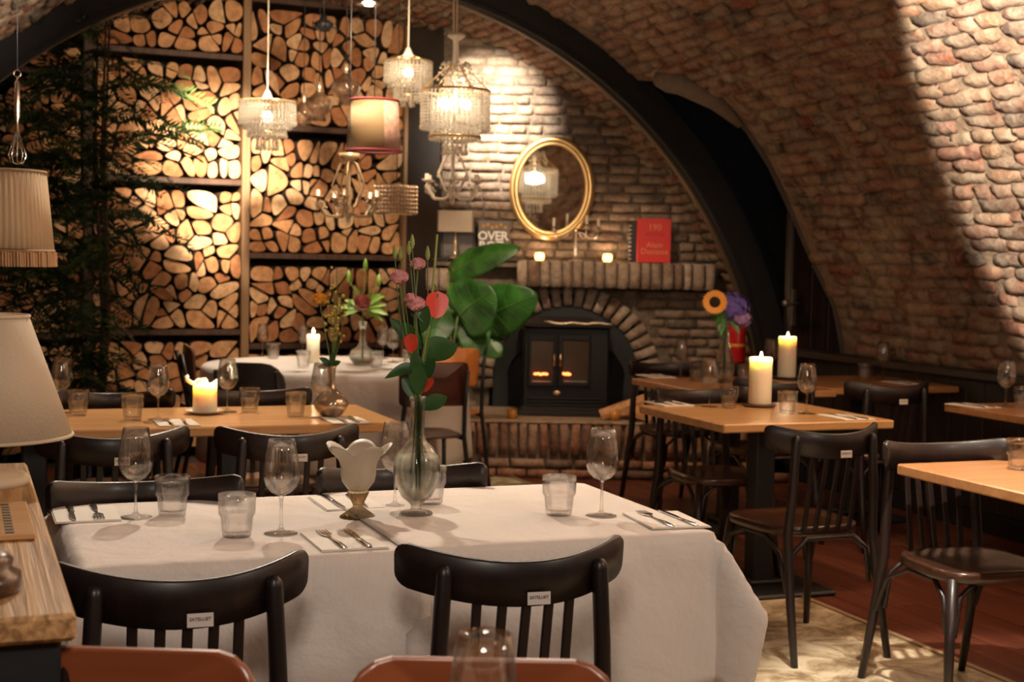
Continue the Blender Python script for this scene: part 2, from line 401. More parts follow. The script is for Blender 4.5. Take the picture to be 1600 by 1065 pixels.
def vault_base(name, v0, vf, ph0, ph1, mat, r=RV+.021, nv=40, jit=.006, kind='structure'):
    m = MB(); n = int((ph1-ph0)/R(1.6))+1; vs = []
    for i in range(n+1):
        ph = ph0+(ph1-ph0)*i/n; ve = vf(ph)
        for j in range(nv+1):
            v = v0+(ve-v0)*j/nv
            vs.append(cyl(ph, v, r+jit*noise.noise(Vector((ph*9, v*5, 1)))*2))
    fs = [(i*(nv+1)+j, (i+1)*(nv+1)+j, (i+1)*(nv+1)+j+1, i*(nv+1)+j+1) for i in range(n) for j in range(nv)]
    m.add(vs, fs, 0, None, True)
    return tag(m.build(name, mat, fix=False), kind=kind)
def brick_geo(L, Hh, D, seed, rough=.006, nx=3, ny=2):
    """brick with its face at +Z, long along X, irregular and rounded edges; face + sides"""
    rnd = random.Random(seed); vs = []; fs = []
    for i in range(nx+1):
        for j in range(ny+1):
            x = -L/2+L*i/nx; y = -Hh/2+Hh*j/ny
            e = (i in (0, nx))+(j in (0, ny))
            z = -[0, .0035, .009][e]+rnd.uniform(-rough, rough)*.6
            if e: x *= 1-rnd.uniform(0, .03); y *= 1-rnd.uniform(0, .10)
            vs.append(Vector((x+rnd.uniform(-rough, rough)*.7, y+rnd.uniform(-rough, rough)*.6, z)))
    g = lambda i, j: i*(ny+1)+j
    for i in range(nx):
        for j in range(ny): fs.append((g(i, j), g(i+1, j), g(i+1, j+1), g(i, j+1)))
    loop = [g(i, 0) for i in range(nx+1)]+[g(nx, j) for j in range(1, ny+1)]+[g(i, ny) for i in range(nx-1, -1, -1)]+[g(0, j) for j in range(ny-1, 0, -1)]
    n0 = len(vs)
    for k in loop:
        p = vs[k]; vs.append(Vector((p.x*1.03, p.y*1.05, -D)))
    for k in range(len(loop)):
        a, b = loop[k], loop[(k+1) % len(loop)]; fs.append((a, n0+k, n0+(k+1) % len(loop), b))
    return vs, fs
class Bricks:
    """collects placed bricks; the 300 that show largest become objects, the rest one stuff mesh"""
    def __init__(s, parent, mat, shapes, name='brick', limit=300, restname='small_bricks'):
        s.p = parent; s.mat = mat; s.items = []; s.name = name; s.limit = limit; s.rest = restname
        s.shapes = shapes; s.meshes = []
        for k, (vs, fs) in enumerate(shapes):
            b = MB(); b.add(vs, fs, 0, .001+k/len(shapes)*.6, True); s.meshes.append(b.mesh(name, mat))
    def put(s, M, L, Hh, k=None):
        k = random.randrange(len(s.shapes)) if k is None else k
        s.items.append((M, L, Hh, k))
    def area(s, it):
        M, L, Hh, k = it
        q = [proj(M @ Vector(p)) for p in ((-L/2, -Hh/2, 0), (L/2, -Hh/2, 0), (L/2, Hh/2, 0), (-L/2, Hh/2, 0))]
        cx = sum(p[0] for p in q)/4; cy = sum(p[1] for p in q)/4
        if not (-20 < cx < 1620 and -20 < cy < 1085): return -1
        a = 0
        for i in range(4):
            a += q[i][0]*q[(i+1) % 4][1]-q[(i+1) % 4][0]*q[i][1]
        return abs(a)/2
    def finish(s):
        it = sorted(((s.area(i), n, i) for n, i in enumerate(s.items)), key=lambda t: -t[0])
        big = [t for t in it[:s.limit] if t[0] > 0]; rest = it[len(big):]
        rest = [t for t in rest if t[0] > 0 or random.random() < 1]
        for a, n, (Mx, L, Hh, k) in big: link(s.name, s.meshes[k], s.p, Mx)
        if rest:
            b = MB()
            for a, n, (Mx, L, Hh, k) in rest:
                vs, fs = s.shapes[k]; b.add(vs, fs, 0, .001+random.random(), True, Mx)
            tag(b.build(s.rest, s.mat, s.p, fix=False), kind='stuff')
def frame(P, X, Z):
    X = X.normalized(); Z = Z.normalized(); Y = Z.cross(X).normalized(); X = Y.cross(Z)
    m = Matrix(((X.x, Y.x, Z.x, P.x), (X.y, Y.y, Z.y, P.y), (X.z, Y.z, Z.z, P.z), (0, 0, 0, 1)))
    return m
VDIR = uv(0, 1); UDIR = uv(1, 0)

near = vault_base('ceiling', .3, v_edge, PHI_L, R(172), M['vault_mortar'], nv=60)
shapes = [brick_geo(.235, .062, .03, i, .0125, 4, 2) for i in range(10)]
B = Bricks(near, M['vault_brick'], shapes)
ph = PHI_L+.010; row = 0
while ph < R(170):
    v = .5+random.random()*.25; row += 1
    wav = lambda vv: .004*noise.noise(Vector((vv*1.3, ph*2, 4)))
    vend = v_edge(ph)
    while v < vend-.10:
        L = random.choice([random.uniform(.20, .27), random.uniform(.20, .27), random.uniform(.11, .16)])
        pp = ph+wav(v)+random.uniform(-.0022, .0022)
        if v+L/2 < vend+.03:
            P = cyl(pp, v, RV-random.uniform(-.009, .012)); nrm = uv(-math.cos(pp), 0, 0); nrm.z = -math.sin(pp)
            X = VDIR+Vector((0, 0, random.uniform(-.03, .03)))
            Mx = frame(P, X, nrm+Vector((random.uniform(-.05, .05), random.uniform(-.05, .05), random.uniform(-.05, .05))))
            sc = Matrix.Diagonal((L/.235*.97, random.uniform(.92, 1.16), 1, 1))
            B.put(Mx @ sc, .235, .062)
        v += L+random.uniform(.008, .018)
    ph += .0745/RV
B.finish()

# back bay of the vault, seen past the steel rib
bay = vault_base('ceiling', V_RIB1-.02, lambda p: 11.6, R(3), R(125), M['vault_mortar'], nv=20)
B = Bricks(bay, M['vault_brick'], shapes)
ph = R(6)
while ph < R(122):
    v = V_RIB1+random.random()*.2
    while v < 11.0:
        L = random.uniform(.19, .26); P = cyl(ph, v, RV-random.uniform(-.003, .01))
        if P.y < 10.05 or (P.x < -.5 and P.y < 10.9):
            nrm = uv(-math.cos(ph), 0, 0); nrm.z = -math.sin(ph)
            B.put(frame(P, VDIR+Vector((0, 0, random.uniform(-.03, .03))), nrm+Vector((random.uniform(-.06, .06), 0, random.uniform(-.06, .06)))) @ Matrix.Diagonal((L/.235, random.uniform(.85, 1.02), 1, 1)), .235, .062)
        v += L+.013
    ph += .075/RV
B.finish()

# riveted steel rib: web ring with a flange on its inner edge
m = MB(); n = 90; r0, r1 = 2.90, 3.09
pr = [(r0, V_RIB0), (r0, V_RIB1), (r1, V_RIB1), (r1, V_RIB0)]
def sweep(m, pr, mat, a0=R(-2), a1=R(182), n=90):
    vs = []
    for i in range(n+1):
        a = a0+(a1-a0)*i/n
        for (r, v) in pr: vs.append(cyl(a, v, r))
    k = len(pr)
    m.add(vs, [(i*k+j, i*k+(j+1) % k, (i+1)*k+(j+1) % k, (i+1)*k+j) for i in range(n) for j in range(k)], mat, None, False)
sweep(m, pr, 0)
rib = tag(m.build('trim_1', M['steel_arch']), kind='structure')
m = MB(); sweep(m, [(2.885, V_RIB1-.035), (2.885, V_RIB1+.012), (2.93, V_RIB1+.012), (2.93, V_RIB1-.035)], 0); m.build('flange', M['flange'], rib)
m = MB(); sweep(m, [(2.885, V_RIB0-.012), (2.885, V_RIB0+.02), (2.91, V_RIB0+.02), (2.91, V_RIB0-.012)], 0); m.build('flange', M['steel_arch'], rib)

# wall behind the recess: everything outside the rib at its far side
m = MB(); vs = []; n = 40
for i in range(n+1):
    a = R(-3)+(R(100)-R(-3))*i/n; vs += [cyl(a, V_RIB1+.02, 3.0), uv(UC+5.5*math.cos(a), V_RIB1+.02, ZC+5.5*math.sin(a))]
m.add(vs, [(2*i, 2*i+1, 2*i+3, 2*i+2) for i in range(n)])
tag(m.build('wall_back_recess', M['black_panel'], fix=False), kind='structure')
# reveal of the recess
m = MB(); vs = []
pts = edge[:]
for (a, v) in pts:
    for dr in (0, .03, .9): vs.append(cyl(a, v-(.0 if dr < .01 else .02), RV+dr) if dr < .5 else uv(UC+(RV)*math.cos(a)+.9, v+.15, ZC+RV*math.sin(a)+.0))
m.add(vs, [(3*i+j, 3*i+3+j, 3*i+4+j, 3*i+1+j) for i in range(len(pts)-1) for j in range(2)], 0, None, True)
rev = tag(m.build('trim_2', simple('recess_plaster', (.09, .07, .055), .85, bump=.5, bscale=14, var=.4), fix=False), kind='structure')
# rounded lintel capping the recess
m = MB(); a, v = edge[-1]
pts = [cyl(edge[-1][0]+.012, edge[-1][1]-.02, RV-.01)]+[cyl(e[0]+.02, e[1]-.01, RV-.005) for e in edge[-2:-5:-1]]
m.tube([pts[0], (pts[0]+pts[1])/2, pts[1], pts[2], pts[3]], [.05, .075, .075, .055, .02], 10)
tag(m.build('trim_3', simple('lintel_mortar', (.16, .12, .085), .9, bump=.6, bscale=18, var=.3)), kind='structure')

# door in the recess, wooden, with pole frame and handle
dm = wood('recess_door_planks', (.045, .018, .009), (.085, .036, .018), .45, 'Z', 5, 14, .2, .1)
u0 = to_uv(aty(1214, 400, 9.75))[0]
vd = V_RIB1-.02
du0 = u0
door = MB(); door.box(du0, vd-.005, 0, du0+1.0, vd+.0, 2.6, M=Matrix.Rotation(TH, 4, 'Z'))
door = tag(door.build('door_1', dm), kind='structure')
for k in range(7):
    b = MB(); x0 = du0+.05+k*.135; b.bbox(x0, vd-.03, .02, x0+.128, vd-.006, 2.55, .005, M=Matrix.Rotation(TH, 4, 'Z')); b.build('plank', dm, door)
b = MB(); b.bbox(du0-.012, vd-.06, 0, du0+.022, vd-.006, 2.5, .004, M=Matrix.Rotation(TH, 4, 'Z')); b.build('door_post', simple('worn_grey_post', (.20, .15, .11), .6, bump=.3), door)
hz = aty(1207, 472, 9.7).z; hm = simple('worn_nickel', (.42, .33, .24), .35, .8)
b = MB(); b.bbox(du0+.008, vd-.075, hz-.15, du0+.042, vd-.06, hz+.09, .004, M=Matrix.Rotation(TH, 4, 'Z'))
b.tube([uv(du0+.02, vd-.08, hz+.0), uv(du0+.02, vd-.13, hz), uv(du0-.075, vd-.13, hz)], [.012, .012, .011], 8)
b.ball(uv(du0-.075, vd-.13, hz), .028, 8, 6); b.build('door_handle', hm, door)

# floor: pale worn strip and red-brown boards
fl = MB(); fl.box(-7, -1, -.05, 8, 13, -.004)
floor = tag(fl.build('floor', simple('subfloor', (.05, .03, .02), .8)), kind='structure')
e1, e2 = to_uv(atz(1250, 933, 0)), to_uv(atz(1576, 1063, 0)); ue = (e1[0]+e2[0])/2
bw = wood('red_brown_floorboards', (.10, .028, .016), (.20, .062, .036), .35, 'Y', 3, 14, .15, .2)
bwm = Matrix.Rotation(TH, 4, 'Z')
def board_row(x0, x1, y0, y1, w, name, mat, z=0.0, L=1.9):
    x = x0; k = 0
    while x < x1-.01:
        y = y0-random.random()*L
        while y < y1:
            a, c = max(y, y0), min(y+L, y1)
            if c-a > .08:
                P = uv(x+w/2, (a+c)/2, z); px = proj(P)
                b = MB(); b.bbox(-w/2+.0015, -(c-a)/2+.001, -.02, w/2-.0015, (c-a)/2-.001, random.uniform(-.0015, .0), .002)
                me = b.mesh(name, mat); o = link(name, me, floor); o.location = P; o.rotation_euler = (0, 0, TH)
            y += L
        x += w
board_row(ue, 5.35, 1.5, 8.6, .14, 'floorboard', bw, 0, 2.3)
board_row(-2.2, 1.6, 5.2, 9.6, .19, 'floorboard', bw, 0, 2.3)
# brushed pale concrete strip down the middle
mt, nt, N, L_, P_ = newmat('worn_pale_cement')
ge = N.new('ShaderNodeNewGeometry'); n1 = N.new('ShaderNodeTexNoise'); n1.inputs['Scale'].default_value = 4.5; n1.inputs['Detail'].default_value = 9; n1.inputs['Roughness'].default_value = .68; n1.inputs['Distortion'].default_value = .6
L_.new(ge.outputs['Position'], n1.inputs['Vector'])
rr = ramp(N, [(.36, (.10, .065, .035)), (.46, (.30, .22, .13)), (.56, (.62, .53, .38)), (.75, (.75, .68, .52))]); L_.new(n1.outputs['Fac'], rr.inputs[0])
L_.new(rr.outputs[0], P_.inputs['Base Color']); P_.inputs['Roughness'].default_value = .6
b_ = N.new('ShaderNodeBump'); b_.inputs['Strength'].default_value = .3; L_.new(n1.outputs['Fac'], b_.inputs['Height']); L_.new(b_.outputs[0], P_.inputs['Normal'])
m = MB(); m.box(1.6, 1.0, -.02, ue-.02, 8.9, .004, M=bwm); m.build('cement_strip', mt, floor)
m = MB(); m.box(-2.2, 1.0, -.02, 1.6, 5.2, .003, M=bwm); m.build('cement_strip', mt, floor)
m = MB(); m.box(ue-.02, 1.5, -.02, ue+.005, 8.6, .010, M=bwm); m.build('edge_strip', simple('edge_strip', (.35, .24, .14), .5), floor)

# right wall below the brick: dark boards and ledge
UW = UC+RV*math.cos(PHI_L)
wr = MB(); wr.box(UW+.02, .5, 0, UW+.1, 8.3, .84, M=bwm)
wr = tag(wr.build('wall_right', M['black_panel']), kind='structure')
v = .6
wv = wood('dark_wainscot', (.014, .012, .011), (.028, .022, .018), .5, 'Z', 5, 14, .1)
while v < 8.25:
    b = MB(); b.bbox(UW-.0, v+.003, .1, UW+.02, v+.137, .80, .004, M=bwm); b.build('board', wv, wr); v += .14
b = MB(); b.bbox(UW-.07, .5, .80, UW+.06, 8.28, .842, .006, M=bwm); b.build('ledge', simple('ledge_black', (.04, .03, .024), .5, bump=.1), wr)
b = MB(); b.bbox(UW-.02, .5, 0, UW+.0, 8.28, .1, .004, M=bwm); tag(b.build('baseboard_right', M['black_panel']), kind='structure')
# left wall under the vault, behind the side counter
wl = MB(); wl.box(-.95, .3, 0, -.86, 8.12, .95, M=bwm)
tag(wl.build('wall_left', simple('left_wall_plaster', (.14, .09, .06), .8, bump=.3)), kind='structure')
# wall closing the room behind the viewer
wf = MB(); wf.box(-4, -1.2, 0, 7, -1.1, 4, M=bwm)
tag(wf.build('wall_front', simple('front_wall_plaster', (.20, .13, .09), .8, bump=.3)), kind='structure')

# ---------------------------------------------------------------- chimney wall
m = MB(); m.box(-6, 11.9, 0, 6, 12.0, 4); tag(m.build('wall_back_outer', M['black_panel']), kind='structure')
YB = 10.0
FC = aty(884, 592, YB); FX, FZ, FR = FC.x, FC.z, .505
XL, XR = aty(690, 300, YB).x, 1.95
m = MB(); st = .05; nx = int((XR-XL)/st)+1; nz = 62
for i in range(nx):
    for j in range(nz):
        x, z = XL+i*st, j*st
        cx, cz = x+st/2-FX, z+st/2-FZ
        if (cz > 0 and math.hypot(cx, cz) < FR+.07) or (cz <= 0 and abs(cx) < FR+.05): continue
        m.add([(x, YB+.012, z), (x+st, YB+.012, z), (x+st, YB+.012, z+st), (x, YB+.012, z+st)], [(0, 1, 2, 3)])
wb = tag(m.build('wall_back', M['wall_mortar']), kind='structure')
m = MB(); m.box(XL, YB+.014, 0, XL+.02, YB+1.0, 3.15); m.build('side_face', M['black_panel'], wb)
sh = [brick_geo(.20, .05, .035, 40+i, .005, 4, 2) for i in range(8)]
B = Bricks(wb, M['wall_brick'], sh)
z = .02; row = 0
while z < 3.1:
    x = XL+.0+(.11 if row % 2 else 0)-random.random()*.05
    while x < XR:
        L = random.choice([.2, .2, .2, .1])*random.uniform(.9, 1.05); cx, cz = x+L/2, z+.025
        x += L+.014
        if cx-L/2 < XL-.02: continue
        dx, dz = cx-FX, cz-FZ
        if (dz > 0 and math.hypot(dx, dz) < FR+.2+.25*0) or (dz <= 0 and abs(dx) < FR+.2+L/2-.1): continue
        if 1.19 < cz < 1.36 and cx < 1.42: continue
        P = Vector((cx, YB-random.uniform(.004, .022), cz))
        if (to_uv(P)[0]-UC)**2+(cz-ZC)**2 > (RV+.05)**2: continue
        B.put(frame(P, Vector((1, random.uniform(-.02, .02), random.uniform(-.02, .02))), Vector((random.uniform(-.05, .05), -1, random.uniform(-.08, .08)))) @ Matrix.Diagonal((L/.2, random.uniform(.9, 1.08), 1, 1)), .2, .05)
    z += .0655; row += 1
B.finish()
# black flue panel between chimney and firewood
m = MB(); P0 = aty(690, 300, 10.03).x; P1 = aty(618, 300, 10.5)
m.add([(P0+.02, 10.05, 0), (P0+.02, 10.05, 3.2), (P1.x-.1, 10.56, 3.2), (P1.x-.1, 10.56, 0)], [(0, 1, 2, 3)])
tag(m.build('trim_4', simple('sooty_black_panel', (.035, .033, .032), .45, bump=.3, bscale=4, var=.5), fix=False), kind='structure')

# ---------------------------------------------------------------- fireplace
fp = thing('fireplace', 'brick fireplace with round arch, header-course mantel and raised brick hearth', 'fireplace', (FX, 9.55, 0))
def child(name, mb, mat, parent, world=True):
    o = mb.build(name, mat, parent)
    if world: o.matrix_local = Matrix.Translation(-Vector(parent.location))
    return o
OFF = Matrix.Translation(-Vector(fp.location))
# arch ring bricks
rs = [brick_geo(.058, .15, .08, 80+i, .004, 2, 3) for i in range(6)]
arch_me = []
for k, (vs, fs) in enumerate(rs):
    b = MB(); b.add(vs, fs, 0, .001+k*.13, True); arch_me.append(b.mesh('arch_brick', M['mantel_brick']))
n = 25
for i in range(n):
    a = R(-4)+R(188)*i/(n-1)
    P = Vector((FX+(FR+.075)*math.cos(a), YB-.035-random.uniform(0, .012), FZ+(FR+.075)*math.sin(a)))
    link('arch_brick', arch_me[i % 6], fp, OFF @ frame(P, Vector((math.sin(a), 0, -math.cos(a))), Vector((0, -1, random.uniform(-.05, .05)))))
# mantel
MX0, MX1, MY0 = aty(808, 428, 9.78).x, aty(1119, 430, 9.78).x, 9.78
MZ1, MZ0 = 1.378, 1.195
b = MB(); b.box(MX0+.02, MY0+.03, MZ0+.015, MX1-.01, 10.0, MZ1-.01); b.box(MX0-.55, 9.86, 1.33, MX0+.03, 10.0, MZ1-.004); child('mantel_core', b, M['wall_mortar'], fp)
b = MB(); b.bbox(MX0-.58, 9.84, MZ1-.012, MX0+.02, 10.0, MZ1, .003); child('shelf_board', b, simple('dark_shelf', (.03, .022, .018), .6), fp)
ms = [brick_geo(.17, .058, .17, 120+i, .005, 3, 2) for i in range(6)]
mme = []
for k, (vs, fs) in enumerate(ms):
    b = MB(); b.add(vs, fs, 0, .001+k*.15, True); mme.append(b.mesh('mantel_brick', M['mantel_brick']))
x = MX0+.03
while x < MX1:
    w = random.uniform(.8, 1.25)
    link('mantel_brick', random.choice(mme), fp, OFF @ frame(Vector((x+.029*w-.03, MY0-random.uniform(-.004, .012), (MZ0+MZ1)/2)), Vector((random.uniform(-.02, .02), 0, 1)), Vector((0, -1, 0))) @ Matrix.Diagonal((1.04, w, 1, 1)))
    x += .064*w+.008
PX = aty(687, 420, 9.85)
for k in range(2):
    link('mantel_brick', mme[k], fp, OFF @ frame(Vector((PX.x-.05+.09*k, 9.84, 1.235)), Vector((0, 0, 1)), Vector((0, -1, 0))) @ Matrix.Diagonal((.9, 1.5, 1, 1)))
# hearth
HX0, HX1, HY0, HZ = -.28, 1.62, 9.12, .362
b = MB(); b.box(HX0+.02, HY0+.03, 0, HX1-.02, 10.02, HZ-.01); child('hearth_core', b, M['wall_mortar'], fp)
b = MB(); b.bbox(HX0, HY0+.005, HZ-.016, HX1, 10.01, HZ, .005); child('hearth_slab', b, brickmat('hearth_mortar', [(0, (.30, .2, .13)), (1, (.36, .25, .17))], (.5, .4, .3), .5, 20, .6), fp)
hs = [brick_geo(.20, .052, .05, 160+i, .006, 3, 2) for i in range(6)]; hme = []
for k, (vs, fs) in enumerate(hs):
    b = MB(); b.add(vs, fs, 0, .001+k*.15, True); hme.append(b.mesh('hearth_brick', M['hearth_brick']))
x = HX0+.03
while x < HX1:
    w = random.uniform(.85, 1.1)
    link('hearth_brick', random.choice(hme), fp, OFF @ frame(Vector((x, HY0-random.uniform(-.003, .012), .245)), Vector((random.uniform(-.03, .03), 0, 1)), Vector((0, -1, 0))) @ Matrix.Diagonal((1.0, w, 1, 1)))
    x += .062*w+.006
b = MB()
for r_ in range(2):
    x = HX0+(.1 if r_ else .0)
    while x < HX1:
        L = random.uniform(.85, 1.05)
        link('hearth_brick', random.choice(hme), fp, OFF @ frame(Vector((x+.1*L, HY0-random.uniform(-.003, .014), .032+.062*r_)), Vector((1, 0, random.uniform(-.02, .02))), Vector((0, -1, .05))) @ Matrix.Diagonal((L, 1, 1, 1)))
        x += .2*L+.013
y = HY0+.06
while y < 9.98:      # left return of the hearth
    link('hearth_brick', random.choice(hme), fp, OFF @ frame(Vector((HX0, y, .245)), Vector((0, 0, 1)), Vector((-1, 0, 0)))); y += .068
# firebox, steel plate with arched cut-out
b = MB(); b.box(FX-.75, 10.3, 0, FX+.75, 10.34, FZ+.75); b.box(FX-.77, 10.02, 0, FX-.75, 10.3, FZ+.75); b.box(FX+.75, 10.02, 0, FX+.77, 10.3, FZ+.75); b.box(FX-.75, 10.02, FZ+.73, FX+.75, 10.3, FZ+.75)
child('firebox', b, M['black'], fp)
b = MB(); vs = []; n = 40
for i in range(n+1):
    a = R(-24)+R(228)*i/n; ro = FR-.002; ca, sa = math.cos(a), math.sin(a)
    zo = FZ+ro*sa
    xo = FX+ro*ca if sa > 0 else FX+ro*(1 if ca > 0 else -1)
    ri = .36+.05*abs(ca); xi = FX+ri*1.0*ca if sa > 0 else FX+.40*(1 if ca > 0 else -1)
    zi = FZ+ri*.78*sa if sa > 0 else zo
    vs += [(xo, YB-.01, zo), (xi, YB-.01, zi), (xo, YB+.004, zo), (xi, YB+.004, zi)]
b.add(vs, [(4*i, 4*i+1, 4*i+5, 4*i+4) for i in range(n)]+[(4*i+1, 4*i+3, 4*i+7, 4*i+5) for i in range(n)]+[(4*i+2, 4*i+6, 4*i+7, 4*i+3) for i in range(n)])
child('arch_plate', b, M['plate'], fp)
# stove
SX0, SX1, SY0, SY1 = aty(817, 600, 9.45).x, aty(951, 600, 9.45).x, 9.45, 9.92
SZ0, SZ1 = HZ, aty(885, 507, 9.45).z
sv = thing('wood_stove', 'black cast iron two-door wood stove with embers standing in the brick arch', 'stove', ((SX0+SX1)/2, (SY0+SY1)/2, HZ))
SO = Matrix.Translation(-Vector(sv.location))
b = MB(); b.bbox(SX0, SY0+.02, SZ0+.05, SX1, SY1, SZ1-.02, .01); child('body', b, M['iron'], sv)
b = MB(); b.bbox(SX0-.03, SY0-.03, SZ0, SX1+.03, SY1, SZ0+.035, .008); b.bbox(SX0-.01, SY0-.005, SZ0+.03, SX1+.01, SY1, SZ0+.06, .006)
for k in range(3): b.bbox(SX0+.03, SY0+.0, SZ0+.065+.022*k, SX1-.03, SY0+.02, SZ0+.078+.022*k, .003)
child('base', b, simple('worn_iron_base', (.05, .048, .046), .32, .6), sv)
b = MB(); b.bbox(SX0-.02, SY0-.035, SZ1-.02, SX1+.02, SY1, SZ1, .008); child('top_plate', b, M['iron'], sv)
# smoke hood with a bright worn lip
b = MB(); hz0, hz1 = SZ1+.0, FZ+FR*.86
pts = [(SX0+.02, 9.50, hz0), (SX1+.0, 9.50, hz0), (SX1+.0, 9.94, hz0), (SX0+.02, 9.94, hz0), (SX0+.1, 9.86, hz1), (SX1-.1, 9.86, hz1), (SX1-.1, 9.94, hz1), (SX0+.1, 9.94, hz1)]
b.add(pts, [(0, 1, 5, 4), (1, 2, 6, 5), (2, 3, 7, 6), (3, 0, 4, 7), (4, 5, 6, 7), (0, 3, 2, 1)]); child('hood', b, simple('sooty_hood', (.055, .05, .048), .4, .4, bump=.2, bscale=6, var=.4), sv)
b = MB(); L0, L1 = aty(850, 505, 9.46), aty(960, 506, 9.46)
pl = [L0.lerp(L1, i/10)+Vector((0, 0, .006*math.sin(i*1.9)+(.01 if i == 0 else 0))) for i in range(11)]
b.tube(pl, .012, 8); child('hood_lip', b, simple('worn_bright_lip', (.45, .36, .27), .35, .8, bump=.3), sv)
gl = simple('sooty_stove_glass', (.055, .032, .022), .18, 0, coat=.5, bump=.1, bscale=8, var=.5)
ember = simple('glowing_ember', (.9, .2, .05), .8, emit=(1, .13, .03), estr=5)
for k, (a, c, wa, wc) in enumerate([(826, 868, 830, 864), (873, 922, 880, 919)]):
    A, C = aty(a, 522, SY0), aty(c, 604, SY0); wA, wC = aty(wa, 531, SY0), aty(wc, 598, SY0)
    b = MB(); y0 = SY0-.012
    b.bbox(A.x, y0, C.z, wA.x, SY0+.02, A.z, .004); b.bbox(wC.x, y0, C.z, C.x, SY0+.02, A.z, .004)
    b.bbox(wA.x-.004, y0, wA.z, wC.x+.004, SY0+.02, A.z, .004); b.bbox(wA.x-.004, y0, C.z, wC.x+.004, SY0+.02, wC.z, .004)
    d = child('door', b, M['iron'], sv)
    g = MB(); g.box(wA.x, SY0+.004, wC.z, wC.x, SY0+.008, wA.z); g.build('window', gl, d)
    g = MB(); e = aty(845 if k == 0 else 885, 584, SY0-.0); ww = .035 if k == 0 else .018
    for q in range(5): g.ball((e.x-ww+ww*.5*q, SY0-.004, e.z+.003*math.sin(q*2.3+k)), .010, 6, 5, sc=(1.3, .5, .8))
    g.build('embers', ember, d)
    g = MB(); hx = aty(866 if k == 0 else 875.5, 562, SY0).x; h0, h1 = aty(870, 571, SY0).z, aty(870, 553, SY0).z
    g.tube([(hx, SY0-.01, h1), (hx, SY0-.03, h1-.004), (hx, SY0-.03, h0+.004), (hx, SY0-.01, h0)], .0075, 8); g.build('handle', M['brass'], d)
    g = MB(); g.bbox(wA.x+.01, SY0-.004, wC.z+.002, wC.x-.01, SY0+.004, wC.z+.012, .002); g.build('air_slider', simple('worn_slider', (.35, .32, .3), .35, .8), d)
b = MB(); e = aty(870, 614, SY0); b.ball((e.x, SY0-.0, e.z), .028, 16, 8, sc=(1, .25, .62)); child('oval_badge', b, M['brass'], sv)
# ---------------------------------------------------------------- firewood wall
AW = R(25)
WD = Vector((-math.cos(AW), -math.sin(AW), 0)); WN = Vector((math.sin(AW), -math.cos(AW), 0))   # along to the left, and towards the room
W0 = aty(634, 300, 10.38); W0.z = 0
def wall_sz(px, py):
    d = ray(px, py); O = Vector((0, 0, H)); t = (W0-O).dot(WN)/d.dot(WN); P = O+d*t
    return (P-W0).dot(WD), P.z
WM = Matrix(((WD.x, -WN.x, 0, W0.x), (WD.y, -WN.y, 0, W0.y), (0, 0, 1, 0), (0, 0, 0, 1)))   # local x along wall, y into the stack, z up
rack = thing('firewood_rack', 'tall dark wooden rack of posts and shelves filled with firewood', 'shelving')
s_div = [0.0, wall_sz(383, 300)[0], wall_sz(136, 400)[0], 3.9]
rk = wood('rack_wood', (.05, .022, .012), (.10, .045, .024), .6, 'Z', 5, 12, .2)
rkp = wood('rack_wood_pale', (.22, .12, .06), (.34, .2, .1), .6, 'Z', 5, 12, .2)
b = MB(); b.box(-.04, .42, 0, 4.0, .46, 3.4, M=WM); b.build('back_panel', M['black_panel'], rack)
for i, s in enumerate(s_div):
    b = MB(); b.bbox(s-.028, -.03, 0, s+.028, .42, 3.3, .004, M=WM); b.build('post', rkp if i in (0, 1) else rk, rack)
zsh = [[wall_sz(500, y)[1] for y in (540, 401, 203, 8)], [wall_sz(260, y)[1] for y in (519, 281, 82)], [wall_sz(60, y)[1] for y in (525, 330, 110)]]
firewood_end, nt, N, L_, P_ = newmat('split_firewood')
oi = N.new('ShaderNodeObjectInfo'); at = N.new('ShaderNodeAttribute'); at.attribute_name = 'tone'
r1 = ramp(N, [(0, (.42, .17, .07)), (.33, (.56, .27, .12)), (.5, (.66, .36, .17)), (.66, (.70, .40, .21)), (1, (.80, .54, .32))]); L_.new(at.outputs['Fac'], r1.inputs[0])
tc = N.new('ShaderNodeNewGeometry'); nz = N.new('ShaderNodeTexNoise'); nz.inputs['Scale'].default_value = 22; nz.inputs['Detail'].default_value = 7
L_.new(tc.outputs['Position'], nz.inputs['Vector'])
r2 = ramp(N, [(.3, (.55, .45, .38)), (.6, (1.05, 1.0, .95))]); L_.new(nz.outputs['Fac'], r2.inputs[0])
mm = N.new('ShaderNodeMixRGB'); mm.blend_type = 'MULTIPLY'; mm.inputs[0].default_value = .8; L_.new(r1.outputs[0], mm.inputs[1]); L_.new(r2.outputs[0], mm.inputs[2])
L_.new(mm.outputs[0], P_.inputs['Base Color']); P_.inputs['Roughness'].default_value = .8
bb = N.new('ShaderNodeBump'); bb.inputs['Strength'].default_value = .4; bb.inputs['Distance'].default_value = .01; L_.new(nz.outputs['Fac'], bb.inputs['Height']); L_.new(bb.outputs[0], P_.inputs['Normal'])
def clip(poly, nx, ny, d):
    """keep points with nx*x+ny*y <= d"""
    out = []
    for i in range(len(poly)):
        a, c = poly[i], poly[(i+1) % len(poly)]
        da, dc = nx*a[0]+ny*a[1]-d, nx*c[0]+ny*c[1]-d
        if da <= 0: out.append(a)
        if (da < 0) != (dc < 0) and abs(da-dc) > 1e-12:
            t = da/(da-dc); out.append((a[0]+(c[0]-a[0])*t, a[1]+(c[1]-a[1])*t))
    return out
def area2(p): return .5*sum(p[i][0]*p[(i+1) % len(p)][1]-p[(i+1) % len(p)][0]*p[i][1] for i in range(len(p)))
